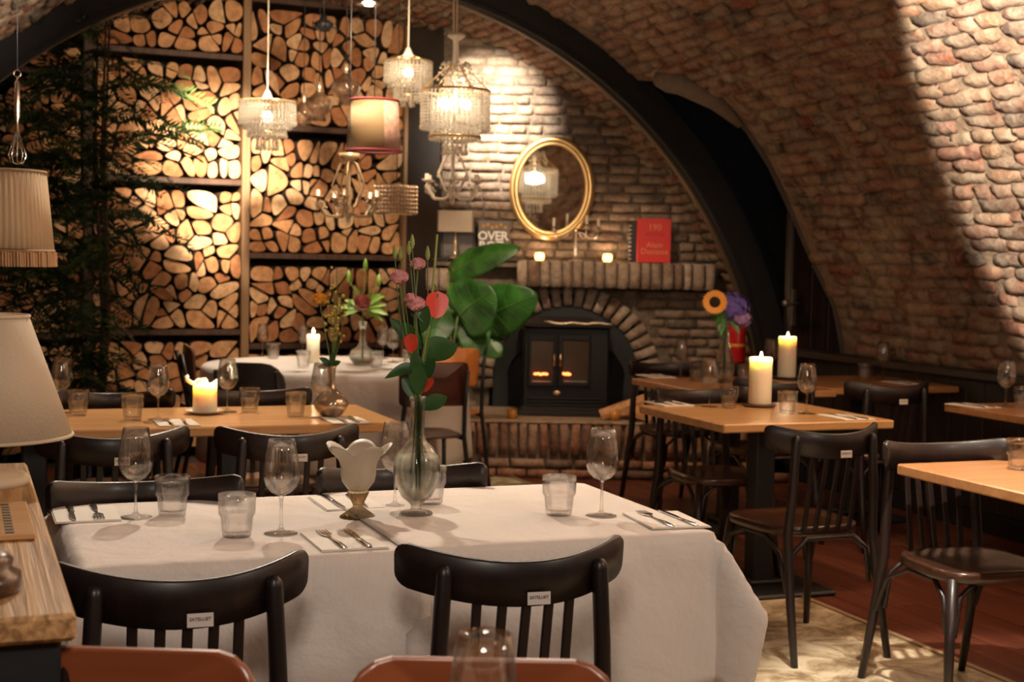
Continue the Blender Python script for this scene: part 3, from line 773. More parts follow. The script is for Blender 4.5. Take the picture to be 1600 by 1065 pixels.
def chaik(poly, keep=None, q=.22):
    out = []
    n = len(poly)
    for i in range(n):
        a, p, c = poly[i-1], poly[i], poly[(i+1) % n]
        if keep is not None and math.hypot(p[0]-keep[0], p[1]-keep[1]) < .02: out.append(p); continue
        out.append((p[0]+(a[0]-p[0])*q, p[1]+(a[1]-p[1])*q)); out.append((p[0]+(c[0]-p[0])*q, p[1]+(c[1]-p[1])*q))
    return out
def compartment(x0, x1, z0, z1, rnd):
    pts = []; sx = .190; nz_ = max(1, round((z1-z0)/.175)); nx_ = max(1, round((x1-x0)/sx))
    for j in range(nz_):
        for i in range(nx_):
            pts.append((x0+(i+.5+(.5 if j % 2 else 0)-.25+rnd.uniform(-.3, .3))*(x1-x0)/nx_, z0+(j+.5+rnd.uniform(-.3, .3))*(z1-z0)/nz_))
    res = []
    for k, p in enumerate(pts):
        poly = [(x0, z0), (x1, z0), (x1, z1), (x0, z1)]
        for q in pts:
            if q is p: continue
            dx, dz = q[0]-p[0], q[1]-p[1]
            if dx*dx+dz*dz > .3: continue
            poly = clip(poly, dx, dz, (q[0]**2+q[1]**2-p[0]**2-p[1]**2)/2)
            if len(poly) < 3: break
        if len(poly) < 3: continue
        n = rnd.choice([2, 3, 3, 4, 4]); a0 = rnd.uniform(0, 2*PI)
        c = (sum(q[0] for q in poly)/len(poly)+rnd.uniform(-.015, .015), sum(q[1] for q in poly)/len(poly)+rnd.uniform(-.015, .015))
        if area2(poly) < .012: n = 1
        cuts = [a0+2*PI*i/n+rnd.uniform(-.35, .35) for i in range(n)]
        for i in range(n):
            w = poly
            if n > 1:
                a = cuts[i]; w = clip(w, math.sin(a), -math.cos(a), math.sin(a)*c[0]-math.cos(a)*c[1])
                if n > 2:
                    a = cuts[(i+1) % n]; w = clip(w, -math.sin(a), math.cos(a), -math.sin(a)*c[0]+math.cos(a)*c[1])
                elif i == 1:
                    a = cuts[0]; w = clip(poly, -math.sin(a), math.cos(a), -math.sin(a)*c[0]+math.cos(a)*c[1])
                else:
                    a = cuts[0]; w = clip(poly, math.sin(a), -math.cos(a), math.sin(a)*c[0]-math.cos(a)*c[1])
            if len(w) < 3: continue
            A = abs(area2(w))
            if A < .0022: continue
            w = chaik(w, c if n > 1 else None, .25)
            w = chaik(w, c if n > 1 else None, .22)
            cx = sum(q[0] for q in w)/len(w); cz = sum(q[1] for q in w)/len(w)
            g = 1-.0115/math.sqrt(A)*1.15; ro = rnd.uniform(-.13, .13); cr, sr = math.cos(ro), math.sin(ro)
            w = [((q[0]-cx)*g, (q[1]-cz)*g) for q in w]
            w = [(q[0]*cr-q[1]*sr, q[0]*sr+q[1]*cr) for q in w]
            res.append((cx, cz, w, A))
    return res
logs = []; lvz = {}
rnd = random.Random(11)
bayname = ['right', 'middle', 'left']
for bi in range(3):
    s0, s1 = s_div[bi]+.032, s_div[bi+1]-.032
    zs = zsh[bi]; zs = sorted(zs); lv = [.04]+zs+[3.32]
    for z in zs:
        b = MB(); b.bbox(s0-.004, -.02, z-.02, s1+.004, .42, z+.02, .004, M=WM); b.build('shelf', rk, rack)
    for a, c in zip(lv, lv[1:]):
        if c-a < .2: continue
        top = c-.02-rnd.uniform(.02, .05)
        for (x, z, w, A) in compartment(s0, s1, a+.022, top, rnd):
            lvl = lv.index(a); lvz[(bi, lvl)] = (a, c)
            logs.append((x, z, w, A, bi, lvl, len(lv)-2))
def logscore(l):
    P = WM @ Vector((l[0], 0, l[1])); p = proj(P)
    if not (-10 < p[0] < 640 and -15 < p[1] < 640): return -1
    sc = l[3]
    if p[0] < 150: sc *= .35
    if p[1] > 560: sc *= .3
    if (to_uv(P)[0]-UC)**2+(P.z-ZC)**2 > 2.9**2: return -1
    return sc
logs.sort(key=lambda l: -logscore(l))
rest = MB(); k = 0
hn = ['at the bottom', 'low', 'halfway up', 'high up', 'at the top']
for (x, z, w, A, bi, lvl, nl) in logs:
    P = WM @ Vector((x, 0, z))
    if (to_uv(P)[0]-UC)**2+(P.z-ZC)**2 > 3.0**2: continue
    dy = rnd.uniform(-.045, .03); tone = rnd.random(); tx, tz = rnd.uniform(-.2, .2), rnd.uniform(-.2, .2)
    ww = w if area2(w) > 0 else w[::-1]
    big = k < 300 and logscore((x, z, w, A, bi)) > 0
    Ln = .36
    def geo(mb, Mx):
        n = len(ww)
        f = [(q[0], dy+q[0]*tx+q[1]*tz, q[1]) for q in ww]; s1_ = [(q[0]*1.0, dy+.004, q[1]*1.0) for q in ww]; bk = [(q[0], dy+Ln, q[1]) for q in ww]
        mb.add([Vector(p) for p in f+bk], [tuple(range(n))], 0, .001+tone, False, Mx)
        mb.add([Vector(p) for p in f+bk], [(i, i+n, (i+1) % n+n, (i+1) % n) for i in range(n)], 1, .001+tone, False, Mx)
    if big:
        mb = MB(); geo(mb, None); o = link('firewood_log', mb.mesh('firewood_log', [firewood_end, M['bark']]), None, WM @ Matrix.Translation((x, 0, z)))
        shp = 'small' if A < .0065 else ('wedge-shaped' if len(ww) < 16 else 'rounded')
        ton = 'reddish' if tone < .36 else ('orange-tan' if tone < .7 else 'pale')
        lo, hi = lvz[(bi, lvl)]
        vp = 'low' if z < lo+(hi-lo)/3 else ('mid-height' if z < lo+(hi-lo)*2/3 else 'high')
        fx = (x-s_div[bi])/(s_div[bi+1]-s_div[bi]); hx = ('at the right', 'right of centre', 'left of centre', 'at the left')[min(3, int(fx*4))]
        nm_ = ('bottom', 'second', 'third', 'fourth', 'top')[lvl]
        lab = '%s %s firewood log, %s %s in %s compartment of %s bay' % (ton, shp, vp, hx, nm_, bayname[bi])
        tag(o, lab, 'firewood', lab.replace('log,', 'logs,')); k += 1
    else: geo(rest, WM @ Matrix.Translation((x, 0, z)))
o = rest.build('firewood_pile', [firewood_end, M['bark']], fix=False)
tag(o, 'remaining small and half hidden split logs filling the rack between the others', 'firewood', None, 'stuff')

# ---------------------------------------------------------------- chairs
def lerp(a, b, t): return a+(b-a)*t
def seat_mb(w0, w1, d, z, th, round_=.07, dish=.008, M_=None):
    """rounded trapezoid seat; back edge at y=-d/2 width w0, front width w1"""
    out = []
    cs = [(-w0/2, -d/2), (w0/2, -d/2), (w1/2, d/2), (-w1/2, d/2)]
    for i in range(4):
        p, a, c = Vector(cs[i]), Vector(cs[i-1]), Vector(cs[(i+1) % 4])
        A = p+(a-p).normalized()*round_*1.3; C = p+(c-p).normalized()*round_*1.3
        for t in (0, .25, .5, .75, 1): out.append((A.lerp(p, t)).lerp(p.lerp(C, t), t))
    m = MB(); n = len(out)
    rings = [(1.0-.03, z-th), (1.0, z-th+.006), (1.0, z-.006), (.98, z), (.86, z-.001), (.78, z-dish), (.3, z-dish*1.2)]
    vs = []
    for (s, zz) in rings: vs += [Vector((p.x*s, p.y*s, zz)) for p in out]
    fs = [(i*n+k, i*n+(k+1) % n, (i+1)*n+(k+1) % n, (i+1)*n+k) for i in range(len(rings)-1) for k in range(n)]
    m.add(vs, fs, 0, None, True); m.add(vs, [tuple(range(n))[::-1], tuple(range((len(rings)-1)*n, len(rings)*n))])
    return m
tagtxt = text_mesh('SATELLIET', .0085, simple('tag_ink', (.06, .05, .05), .6), .0002, 1.0, .0001)
tagm = simple('ivory_tag', (.72, .64, .58), .5)
def rail_mb(W_, sag, h, th, zc, yc, ends=.5, lean=.08):
    n = 30; vs = []
    for i in range(n+1):
        t = math.sin(PI/2*(-1+2*i/n)); x = t*W_/2; y = yc+sag*(t*t)
        hh = h/2*(.45+.55*math.sqrt(max(0, 1-max(0, (abs(t)-.90)/.10)**2))); zz = zc+.030*t*t
        ny = Vector((-2*sag*t/(W_/2), 1, 0)).normalized()
        for (o, dz) in ((-th/2, -hh), (-th/2, hh-.004), (-th/2+.004, hh), (th/2-.004, hh), (th/2, hh-.004), (th/2, -hh)):
            vs.append(Vector((x, y, zz+dz))+ny*(o+lean*-dz*.6))
    k = 6
    fs = [(i*k+j, i*k+(j+1) % k, (i+1)*k+(j+1) % k, (i+1)*k+j) for i in range(n) for j in range(k)]
    m = MB(); m.add(vs, fs, 0, None, True); m.add(vs, [tuple(range(k))[::-1], tuple(range(n*k, n*k+k))]); return m
def bistro_chair(name, label, group):
    t = thing(name, label, 'chair', group=group)
    dw, bs = M['dark_wood'], M['brown_seat']
    seat_mb(.36, .42, .40, .462, .034, .10).build('seat', bs, t)
    rail_mb(.47, .115, .088, .017, .755, -.262).build('backrest', dw, t)
    for s in (-1, 1):
        b = MB(); b.tube([(s*.195, -.315, 0), (s*.188, -.27, .2), (s*.178, -.225, .44), (s*.168, -.236, .62), (s*.160, -.233, .772), (s*.160, -.233, .783), (s*.160, -.233, .790), (s*.160, -.233, .793)], [.013, .016, .018, .017, .0165, .0145, .009, .003], 10); b.build('leg', dw, t)
        b = MB(); b.tube([(s*.205, .20, 0), (s*.19, .175, .22), (s*.172, .155, .44)], [.012, .0165, .018], 10); b.build('leg', dw, t)
        b = MB(); b.tube([(s*.195, .165, .27), (s*.19, .135, .38), (s*.175, .06, .42), (s*.175, -.08, .42), (s*.185, -.19, .37), (s*.19, -.245, .25)], .009, 8); b.build('brace', dw, t)
    for yy, wx in ((.16, .165), (-.225, .17)):
        b = MB(); b.tube([(-wx, yy, .26), (-wx*.9, yy, .38), (-wx*.55, yy*.97, .425), (wx*.55, yy*.97, .425), (wx*.9, yy, .38), (wx, yy, .26)], .009, 8); b.build('brace', dw, t)
    for i in range(5):
        x = -.10+.05*i
        b = MB(); b.bbox(-.0095, -.005, 0, .0095, .005, .285, .002)
        o = b.build('slat', dw, t); o.location = (x*.95, -.200, .445)
        o.rotation_euler = (math.atan2(.062-(.115*(x/.235)**2), .285), 0, 0)
    m = MB(); m.bbox(-.0235, -.0015, -.0125, .0235, .0008, .0125, .0006)
    g = m.build('name_tag', tagm, t); g.location = (.02, -.2745, .728); g.rotation_euler = (R(-3), 0, 0)
    l = link('lettering', tagtxt, g); l.location = (0, -.002, .002); l.rotation_euler = (R(90), 0, 0)
    return t
CG = 'dark bistro chairs with slatted curved backs'
proto = bistro_chair('bistro_chair', 'chair', CG)
def chair(px, d, dx, rot, label, side=1):
    """px, d: where the backrest middle stands; rot: facing angle from +Y"""
    x = (px-800)/FPX*d; f = Vector((-math.sin(rot), math.cos(rot), 0)); loc = Vector((x, d, 0))+f*.262
    return place(proto, loc, rot, label, CG)
chair(296, 2.56, 0, TH-R(1), 'black curved-back slatted chair at near side of white table, left one, beside the counter')
chair(832, 2.78, 0, TH-R(4), 'black curved-back slatted chair at near side of white table, right one, in the centre foreground')
chair(222, 3.66, 0, TH+PI, 'dark chair at far side of white table, behind the left wine glass, facing viewer')
chair(616, 3.97, 0, TH+PI, 'dark chair at far side of white table, behind the tulip shade, facing viewer')
chair(180, 4.50, 0, TH-R(2), 'dark chair at near side of second oak table, left one, beside the cream lampshade')
chair(460, 4.66, 0, TH-R(2), 'dark chair at near side of second oak table, right one, below the candle')
chair(175, 5.95, 0, TH+PI, 'dark chair at far side of second oak table, left one, only its top rail showing')
chair(392, 6.15, 0, TH+PI, 'dark chair at far side of second oak table, right one, before the black chair')
chair(1318, 5.02, 0, TH+R(2), 'dark slatted chair with white tag at near side of candle table on the right')
chair(1082, 6.62, 0, TH+PI, 'dark slatted chair at far side of candle table, its slats showing below the tabletop')
chair(1458, 4.80, 0, TH+PI-R(4), 'dark chair with shiny seat behind the bare table at right edge, facing viewer')
chair(1232, 7.10, 0, TH, 'dark chair at near side of rear right table, behind the front candle')
chair(1408, 7.02, 0, TH-R(3), 'dark chair with white tag at near side of rear right table, near the brick wall')
chair(1030, 8.35, 0, TH+PI, 'dark chair beside the hearth, far side of rear right table')
# school-type chairs round the round table and mahogany chairs in front
def shell_chair(name, label, wood_m, frame_m, h=.84, bw=.40, bh=.19, seatm=None, rr=.05, group=None):
    t = thing(name, label, 'chair', group=group)
    seat_mb(.36, .40, .39, .455, .014, .08).build('seat', seatm or wood_m, t)
    n = 12; out = []
    hw, hh = bw/2, bh/2
    poly = []
    for (cx, cz, a0) in ((hw-rr, hh-rr, 0), (-(hw-rr), hh-rr, 90), (-(hw-rr)*.97, -(hh-rr*.7), 180), ((hw-rr)*.97, -(hh-rr*.7), 270)):
        for k in range(5): a = R(a0+22.5*k); poly.append((cx+rr*math.cos(a), cz+rr*math.sin(a)))
    def bend(x, z, o): return Vector((x, -.215+.05*(x/hw)**2+o-.12*(z+hh)*.6, h-hh+z))
    m = MB(); vs = []
    for o in (-.006, .006):
        for s in (1, .94, .3): vs += [bend(p[0]*s, p[1]*s, o) for p in poly]
    N_ = len(poly)
    for base, fl in ((0, 1), (3*N_, 0)):
        for s in range(2):
            for i in range(N_):
                q = (base+s*N_+i, base+s*N_+(i+1) % N_, base+(s+1)*N_+(i+1) % N_, base+(s+1)*N_+i); m.add(vs, [q if fl else q[::-1]], 0, None, True) if False else None
    fs = []
    for base in (0, 3*N_):
        for s in range(2):
            for i in range(N_): fs.append((base+s*N_+i, base+s*N_+(i+1) % N_, base+(s+1)*N_+(i+1) % N_, base+(s+1)*N_+i))
        fs.append(tuple(base+2*N_+i for i in range(N_)))
    fs += [(i, (i+1) % N_, 3*N_+(i+1) % N_, 3*N_+i) for i in range(N_)]
    m.add(vs, fs, 0, None, True); o_ = m.build('backrest', wood_m, t)
    o_.data.polygons.foreach_set('use_smooth', [len(p.vertices) > 4 or abs(p.normal.y) > .5 for p in o_.data.polygons])
    for s in (-1, 1):
        b = MB(); b.tube([(s*.20, -.27, 0), (s*.175, -.17, .45), (s*.165, -.20, .6), (s*.16, -.25, h-.04)], .0125, 8); b.build('leg', frame_m, t)
        b = MB(); b.tube([(s*.20, .2, 0), (s*.175, .15, .44)], .0125, 8); b.build('leg', frame_m, t)
        b = MB(); b.tube([(s*.175, .16, .435), (s*.175, -.17, .435)], .0115, 8); b.build('side_rail', frame_m, t)
    return t
dkply = wood('dark_red_plywood', (.05, .014, .010), (.09, .026, .016), .35, 'X', 4, 12, .03, .2)
def put_shell(name, px, d, rot, label, *a, **k):
    t = shell_chair(name, label, *a, **k); x = (px-800)/FPX*d
    f = Vector((-math.sin(rot), math.cos(rot), 0)); t.location = Vector((x, d, 0))+f*.23; t.rotation_euler = (0, 0, rot); return t
put_shell('school_chair', 386, 7.35, R(-8), 'black round-cornered chair tucked at the left front of the round white table', simple('black_leatherette', (.03, .024, .022), .45), M['black'], h=.83, bw=.37, bh=.26, rr=.11)
put_shell('school_chair', 684, 7.45, R(22), 'dark red plywood chair with black steel legs at right front of the round table', dkply, M['black'], h=.84, bw=.38, bh=.22, rr=.03)
put_shell('school_chair', 716, 8.62, R(20), 'orange-brown plywood chair at right of the round table, near the hearth', M['orange_ply'], M['black'], h=.845, bw=.30, bh=.22, rr=.04)
put_shell('school_chair', 284, 8.2, R(-72), 'wooden plank-backed chair seen side-on at left of the round table', wood('old_brown_chair', (.16, .06, .03), (.26, .11, .05), .4, 'Z', 5, 12, .1, .2), M['dark_wood'], h=.86, bw=.34, bh=.26, rr=.04)
put_shell('veneer_chair', 158, 1.96, R(178), 'mahogany veneer chair back, blurred, in the bottom left foreground', M['mahogany'], M['dark_wood'], h=.848, bw=.46, bh=.2, rr=.06)
put_shell('veneer_chair', 766, 1.96, R(180), 'mahogany veneer chair back, blurred, in the bottom centre foreground', M['mahogany'], M['dark_wood'], h=.842, bw=.37, bh=.2, rr=.06)

# ---------------------------------------------------------------- tables
def rect_table(name, label, u0, u1, v0, v1, topm, base='pedestal', th=.035, group=None, chamfer=0, ped=None):
    c = uv((u0+u1)/2, (v0+v1)/2); t = thing(name, label, 'table', c, TH, group)
    hu, hv = (u1-u0)/2, (v1-v0)/2
    b = MB(); b.bbox(-hu, -hv, .75-th, hu, hv, .75, .005); b.build('tabletop', topm, t)
    for cx in (ped if ped else [0]):
        b = MB(); b.bbox(cx-.045, -.045, .03, cx+.045, .045, .75-th-.01, .006); b.build('column', M['black'], t)
        b = MB(); b.bbox(cx-.23, -.26, 0, cx+.23, .26, .022, .008); b.bbox(cx-.08, -.08, .02, cx+.08, .08, .04, .006); b.build('foot_plate', M['black'], t)
        b = MB(); b.bbox(cx-.2, -.03, .75-th-.03, cx+.2, .03, .75-th, .003); b.bbox(cx-.03, -.2, .75-th-.03, cx+.03, .2, .75-th, .003); b.build('top_bracket', M['black'], t)
    return t
T1 = atz(127, 889); u0, v0 = to_uv(T1); TW, TD = 1.42, .75
t1 = rect_table('dining_table', 'long dining table hidden under the white tablecloths in the foreground', u0, u0+TW, v0, v0+TD, M['oak'], ped=[-.4, .4])
# second table
FRt = to_uv(atz(629, 660)); u1_, v1_ = FRt
rect_table('dining_table', 'long light oak table with a candle, glasses and cutlery, second from the front', u1_-1.75, u1_, v1_, v1_+.70, M['oak'], ped=[-.45, .28])
q = to_uv(atz(1131, 663)); rect_table('dining_table', 'square oak table with a tall lit candle right of centre', q[0], q[0]+.80, q[1], q[1]+.76, M['oak'])
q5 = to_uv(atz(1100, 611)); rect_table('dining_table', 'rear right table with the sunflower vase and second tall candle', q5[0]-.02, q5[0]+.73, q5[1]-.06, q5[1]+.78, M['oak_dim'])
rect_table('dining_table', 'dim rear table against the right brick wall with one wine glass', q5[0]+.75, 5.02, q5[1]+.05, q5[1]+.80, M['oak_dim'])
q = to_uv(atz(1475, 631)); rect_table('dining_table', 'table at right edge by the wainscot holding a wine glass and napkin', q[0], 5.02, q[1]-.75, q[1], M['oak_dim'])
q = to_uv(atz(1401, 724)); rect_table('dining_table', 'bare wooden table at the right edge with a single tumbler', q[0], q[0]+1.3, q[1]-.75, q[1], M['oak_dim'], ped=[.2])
t0 = rect_table('dining_table', 'foreground table just below the picture, carrying a blurred wine glass', -.25, .95, .78, 1.60, M['oak'])
RT = Vector((-1.03, 8.42, 0)); RR = .75
t = thing('round_table', 'round table hidden under a long white cloth in front of the firewood', 'table', RT)
b = MB(); b.lathe([(0, .72), (RR-.02, .72), (RR-.01, .735), (RR-.02, .745), (0, .745)], 40, smooth=False); b.build('tabletop', M['oak'], t)
b = MB(); b.lathe([(0, 0), (.28, 0), (.28, .02), (.06, .05), (.045, .1), (.045, .72), (0, .72)], 20); b.build('column', M['black'], t)

# cloths
def drape(a0, a1, b0, b1, W_, D_, z, st=.022, seed=0, corner=True):
    """cloth grid over a table W_ x D_ (origin at its near left corner), covering a0..a1, b0..b1 in cloth space"""
    na, nb = int((a1-a0)/st), int((b1-b0)/st); vs = []
    er = .012
    for i in range(na+1):
        for j in range(nb+1):
            a, b_ = a0+(a1-a0)*i/na, b0+(b1-b0)*j/nb
            qa, qb = min(max(a, 0), W_), min(max(b_, 0), D_); dx, dy = a-qa, b_-qb; d = math.hypot(dx, dy)
            nz1 = noise.noise(Vector((a*2.2+seed, b_*2.2, 0)))*.0022+noise.noise(Vector((a*6+seed, b_*6, 3)))*.0008
            if d < 1e-6: vs.append(Vector((a, b_, z+abs(nz1)))); continue
            ox, oy = dx/d, dy/d; cn = 2*abs(ox*oy)          # 1 on the corner diagonal
            per = (a if abs(dy) > abs(dx) else b_*1.0+7)
            fold = (math.sin(per*13+seed)*.5+noise.noise(Vector((per*3.2+seed, seed, d)))*1.1)*.030
            t_ = min(d/.05, 1)
            out = er*t_+d*.07+cn**2.5*.115*(d/.22 if d < .22 else max(.2, 1-(d-.22)*2.6))+fold*max(0, d-.03)*2.2*(1-cn*.6)
            drop = d*(.99-.22*cn*max(0, 1-d/.5))
            drop = max(0, drop-.006)+.002
            cr = (noise.noise(Vector((a*4, b_*4+d*6, 9+seed)))*.014+abs(noise.noise(Vector((a*2.3+b_*1.1, b_*2.0+d*3.5, 19+seed))))*.03)*min(1, d*6)
            vs.append(Vector((qa+ox*(out+cr), qb+oy*(out+cr), z-drop)))
    return vs, [(i*(nb+1)+j, (i+1)*(nb+1)+j, (i+1)*(nb+1)+j+1, i*(nb+1)+j+1) for i in range(na) for j in range(nb)]
org = uv(u0, v0)
for (a0, a1, lab, zz, nm, sd) in ((-.36, .72, 'white linen tablecloth over left half of the foreground table', .7525, 'tablecloth', 1.0), (.665, TW+.36, 'white linen tablecloth over right half, its corner hanging to a point', .7565, 'tablecloth', 4.2)):
    m = MB(); vs, fs = drape(a0, a1, -.36, TD+.30, TW, TD, zz, seed=sd); m.add(vs, fs, 0, None, True)
    o = m.build(nm, M['linen'], fix=False); o.location = org; o.rotation_euler = (0, 0, TH); tag(o, lab, 'tablecloth')
    sm = o.modifiers.new('thickness', 'SOLIDIFY'); sm.thickness = .0012; sm.offset = 1
m = MB()
def rc(r, z, a):
    if z > .74: return r, z
    k = (.75-z)/.6; f = math.sin(a*11)*.5+math.sin(a*17+1)*.35+math.sin(a*5)*.3
    return r+k*(.03+.028*f), z
m.lathe([(0, .7475), (.3, .7478), (RR-.03, .7485), (RR, .747), (RR+.012, .735), (RR+.016, .70), (RR+.02, .6), (RR+.02, .5), (RR+.02, .4), (RR+.02, .3), (RR+.02, .22)], 120, 0, rc)
o = m.build('tablecloth', M['linen_round']); o.location = RT; tag(o, 'long white round tablecloth hanging in folds on the round table', 'tablecloth')
sm = o.modifiers.new('thickness', 'SOLIDIFY'); sm.thickness = .0012; sm.offset = 1
ZT = .7598   # on cloth
# ---------------------------------------------------------------- tableware
def wine_glass(name='wine_glass'):
    t = thing(name, 'glass', 'glass', group='stemmed wine glasses on the tables')
    out = [(.0, .088), (.010, .0885), (.022, .094), (.034, .107), (.0405, .124), (.0412, .135), (.039, .160), (.034, .190), (.0298, .214)]
    inn = [(.0288, .214), (.033, .190), (.038, .160), (.0400, .135), (.0393, .125), (.032, .1085), (.020, .0965), (.009, .0925), (.0, .092)]
    b = MB(); b.lathe(out+inn, 28); b.build('bowl', M['glass'], t)
    b = MB(); b.lathe([(0, .0875), (.0065, .0865), (.0042, .078), (.0034, .06), (.0034, .03), (.0046, .014), (.010, .007), (.025, .0035), (.038, .0018), (.038, .0), (0, 0)], 24); b.build('stem_and_foot', M['glass'], t)
    return t
def tumbler():
    t = thing('tumbler', 'glass', 'glass', group='water tumblers on the tables')
    fl = lambda r, z, a: ((r*(1+.012*math.cos(a*12)) if .006 < z < .088 and r > .02 else r), z)
    out = [(0, 0), (.028, 0), (.0315, .004), (.0335, .02), (.0355, .044), (.0365, .047), (.0405, .052), (.0408, .058), (.0415, .08), (.0418, .096)]
    inn = [(.0402, .0965), (.0395, .08), (.0388, .058), (.0345, .046), (.0315, .02), (.029, .012), (0, .011)]
    b = MB(); b.lathe(out+inn, 48, fn=fl); b.build('glass_body', M['tumbler_glass'], t)
    return t
wg = wine_glass(); tb = tumbler()
WG, TG = 'stemmed wine glasses on the tables', 'water tumblers on the tables'
def onz(px, py, z=.75):
    P = atz(px, py, z); return P
for (px, py, z, lab) in [
    (212, 808, .7545, 'leftmost wine glass on the white foreground table'),
    (439, 833, .7545, 'wine glass on the white foreground table, in front, left of the tulip shade'),
    (939.5, 805, .760, 'wine glass at the right end of the white foreground table'),
    (617, 791, .7545, 'wine glass partly behind the flower vase on the white foreground table'),
    (247, 655, .751, 'wine glass on second oak table, left of the white candle'),
    (355, 643, .751, 'wine glass on second oak table, right of the white candle'),
    (96, 645, .751, 'leftmost wine glass on the second oak table'),
    (502, 652, .751, 'wine glass on second oak table in front of the smoked vase'),
    (1260, 646, .751, 'wine glass on the candle table, right of the tall candle'),
    (1108, 635, .751, 'wine glass on the candle table, left of the tall candle'),
    (1063, 588, .751, 'wine glass at left end of the rear right table, beside the sunflower vase'),
    (1204, 588, .751, 'wine glass half behind the front tall candle on the rear right table'),
    (1379, 593, .751, 'wine glass on the dim table against the brick wall'),
    (1571, 635, .751, 'wine glass on the table at right edge under the lit brick'),
    (410, 555, .750, 'leftmost wine glass on the round white table'),
    (473, 556, .750, 'wine glass on round white table behind the candle'),
    (598, 560, .750, 'wine glass on round white table, just right of the lily carafe'),
    (614, 566, .750, 'rightmost wine glass on the round white table')]:
    P = onz(px, py, z); place(wg, P, random.uniform(0, 6), lab, WG, .93 if 'round white' in lab else 1)
for (px, py, z, lab) in [
    (269, 805, .7545, 'tumbler beside the leftmost wine glass on the white foreground table'),
    (370, 838, .7545, 'tumbler nearest the viewer on the white foreground table'),
    (873, 804, .760, 'tumbler at right on the white foreground table'),
    (672, 786, .760, 'tumbler behind the flower vase on the white foreground table'),
    (122, 648, .751, 'leftmost tumbler on the second oak table'),
    (207, 656, .751, 'tumbler on second oak table left of the candle'),
    (390, 643, .751, 'tumbler on second oak table just right of the candle'),
    (462, 650, .751, 'tumbler on second oak table beside the smoked vase'),
    (1139, 637, .751, 'tumbler on the candle table left of the tall candle'),
    (1230, 646, .751, 'tumbler on the candle table right of the tall candle'),
    (1088, 595, .751, 'tumbler by the sunflower vase on the rear right table'),
    (1163, 597, .751, 'tumbler between the sunflower vase and front candle'),
    (1351, 594, .751, 'dim tumbler on the table against the brick wall'),
    (1597, 636, .751, 'tumbler cut by the right edge beside a wine glass'),
    (1592, 733, .751, 'tumbler alone on the bare table at right edge'),
    (427, 560, .750, 'leftmost tumbler on the round white table'),
    (474, 574, .750, 'tumbler in front of the candle on the round white table'),
    (588, 574, .750, 'tumbler right of the carafe on the round white table'),
    (640, 572, .750, 'rightmost tumbler on the round white table')]:
    place(tb, onz(px, py, z), random.uniform(0, 6), lab, TG)
# blurred wine glass in the foreground
P = (ray(757, 1000)); t_ = 1.6/P.y; P = Vector((P.x*t_, 1.6, .75)); place(wg, P, 0, 'blurred wine glass at bottom centre with candle glints', WG)
# cutlery on napkins
def napkin_mb():
    m = MB(); vs = []; n = 8
    m.bbox(-.075, -.105, 0, .075, .105, .0022, .0008); m.bbox(-.074, -.104, .0022, .072, .103, .0045, .0008); return m
nk_me = napkin_mb().mesh('paper_napkin', M['napkin'])
ink = text_mesh('SATELLIET', .012, simple('napkin_ink', (.12, .11, .10), .7), .0001, 1.2)
def fork():
    m = MB(); z = .006
    m.tube([(0, -.105, z), (0, -.095, z+.001), (0, -.05, z+.004), (0, -.01, z+.003), (0, .02, z+.002), (0, .035, z+.003)], [.005, .0072, .006, .0032, .0026, .005], 8, M=Matrix.Diagonal((1.25, 1, .55, 1)))
    m.slab([(-.004, .03), (.004, .03), (.0115, .045), (.0122, .056), (-.0122, .056), (-.0115, .045)], z-.001, z+.002)
    for k in range(4):
        x = -.0105+.007*k; m.bbox(x-.0013, .054, z-.001, x+.0013, .100, z+.0012, .0004)
    return m.mesh('fork', M['chrome'])
def knife():
    m = MB(); z = .006
    m.tube([(0, -.105, z), (0, -.09, z+.001), (0, -.06, z+.002), (0, -.02, z+.001), (0, -.008, z)], [.005, .0078, .0062, .0068, .004], 8, M=Matrix.Diagonal((1.2, 1, .6, 1)))
    m.slab([(-.004, -.012), (.005, -.012), (.0085, .02), (.009, .07), (.004, .098), (-.002, .104), (-.0035, .09)], z-.0012, z+.0008)
    return m.mesh('knife', M['chrome'])
fm, km = fork(), knife()
def setting(px, py, z, rot, where, swap=False, ang=0):
    P = atz(px, py, z)
    o = link('paper_napkin', nk_me); o.location = P; o.rotation_euler = (0, 0, rot+ang); tag(o, 'folded white paper napkin '+where, 'napkin', 'napkins under cutlery')
    l = link('lettering', ink, o); l.location = (.0, -.092, .0046); l.scale = (.8, .8, 1)
    for me, nm, dx in ((fm, 'fork', -.026), (km, 'knife', .030)):
        q = link(nm, me); d = Vector((dx, .0, 0)); d.rotate(Matrix.Rotation(rot+ang, 3, 'Z'))
        q.location = P+d+Vector((0, 0, .0015)); q.rotation_euler = (0, 0, rot+ang+random.uniform(-.08, .08))
        tag(q, 'steel table %s on the napkin %s' % (nm, where), nm, 'table %ss' % nm)
setting(133, 804, .7545, TH+PI, 'at the left end of the white foreground table')
setting(540, 786, .7545, TH+PI, 'behind the tulip shade on the white foreground table')
setting(537, 845, .7545, TH, 'at the near edge of the white foreground table, middle')
setting(1040, 813, .760, TH-.1, 'at the right end of the white foreground table')
setting(275, 661, .751, TH, 'in front of the candle on the second oak table')
setting(540, 657, .751, TH, 'at the right end of the second oak table')
setting(1045, 631, .751, TH+PI, 'at the left corner of the candle table')
setting(1322, 652, .751, TH, 'at the right corner of the candle table')
setting(1025, 588, .751, TH+PI, 'at the left corner of the rear right table')
setting(1412, 598, .751, TH, 'on the dim table against the brick wall')
setting(1520, 634, .751, TH+.1, 'on the table at right edge under the lit brick')
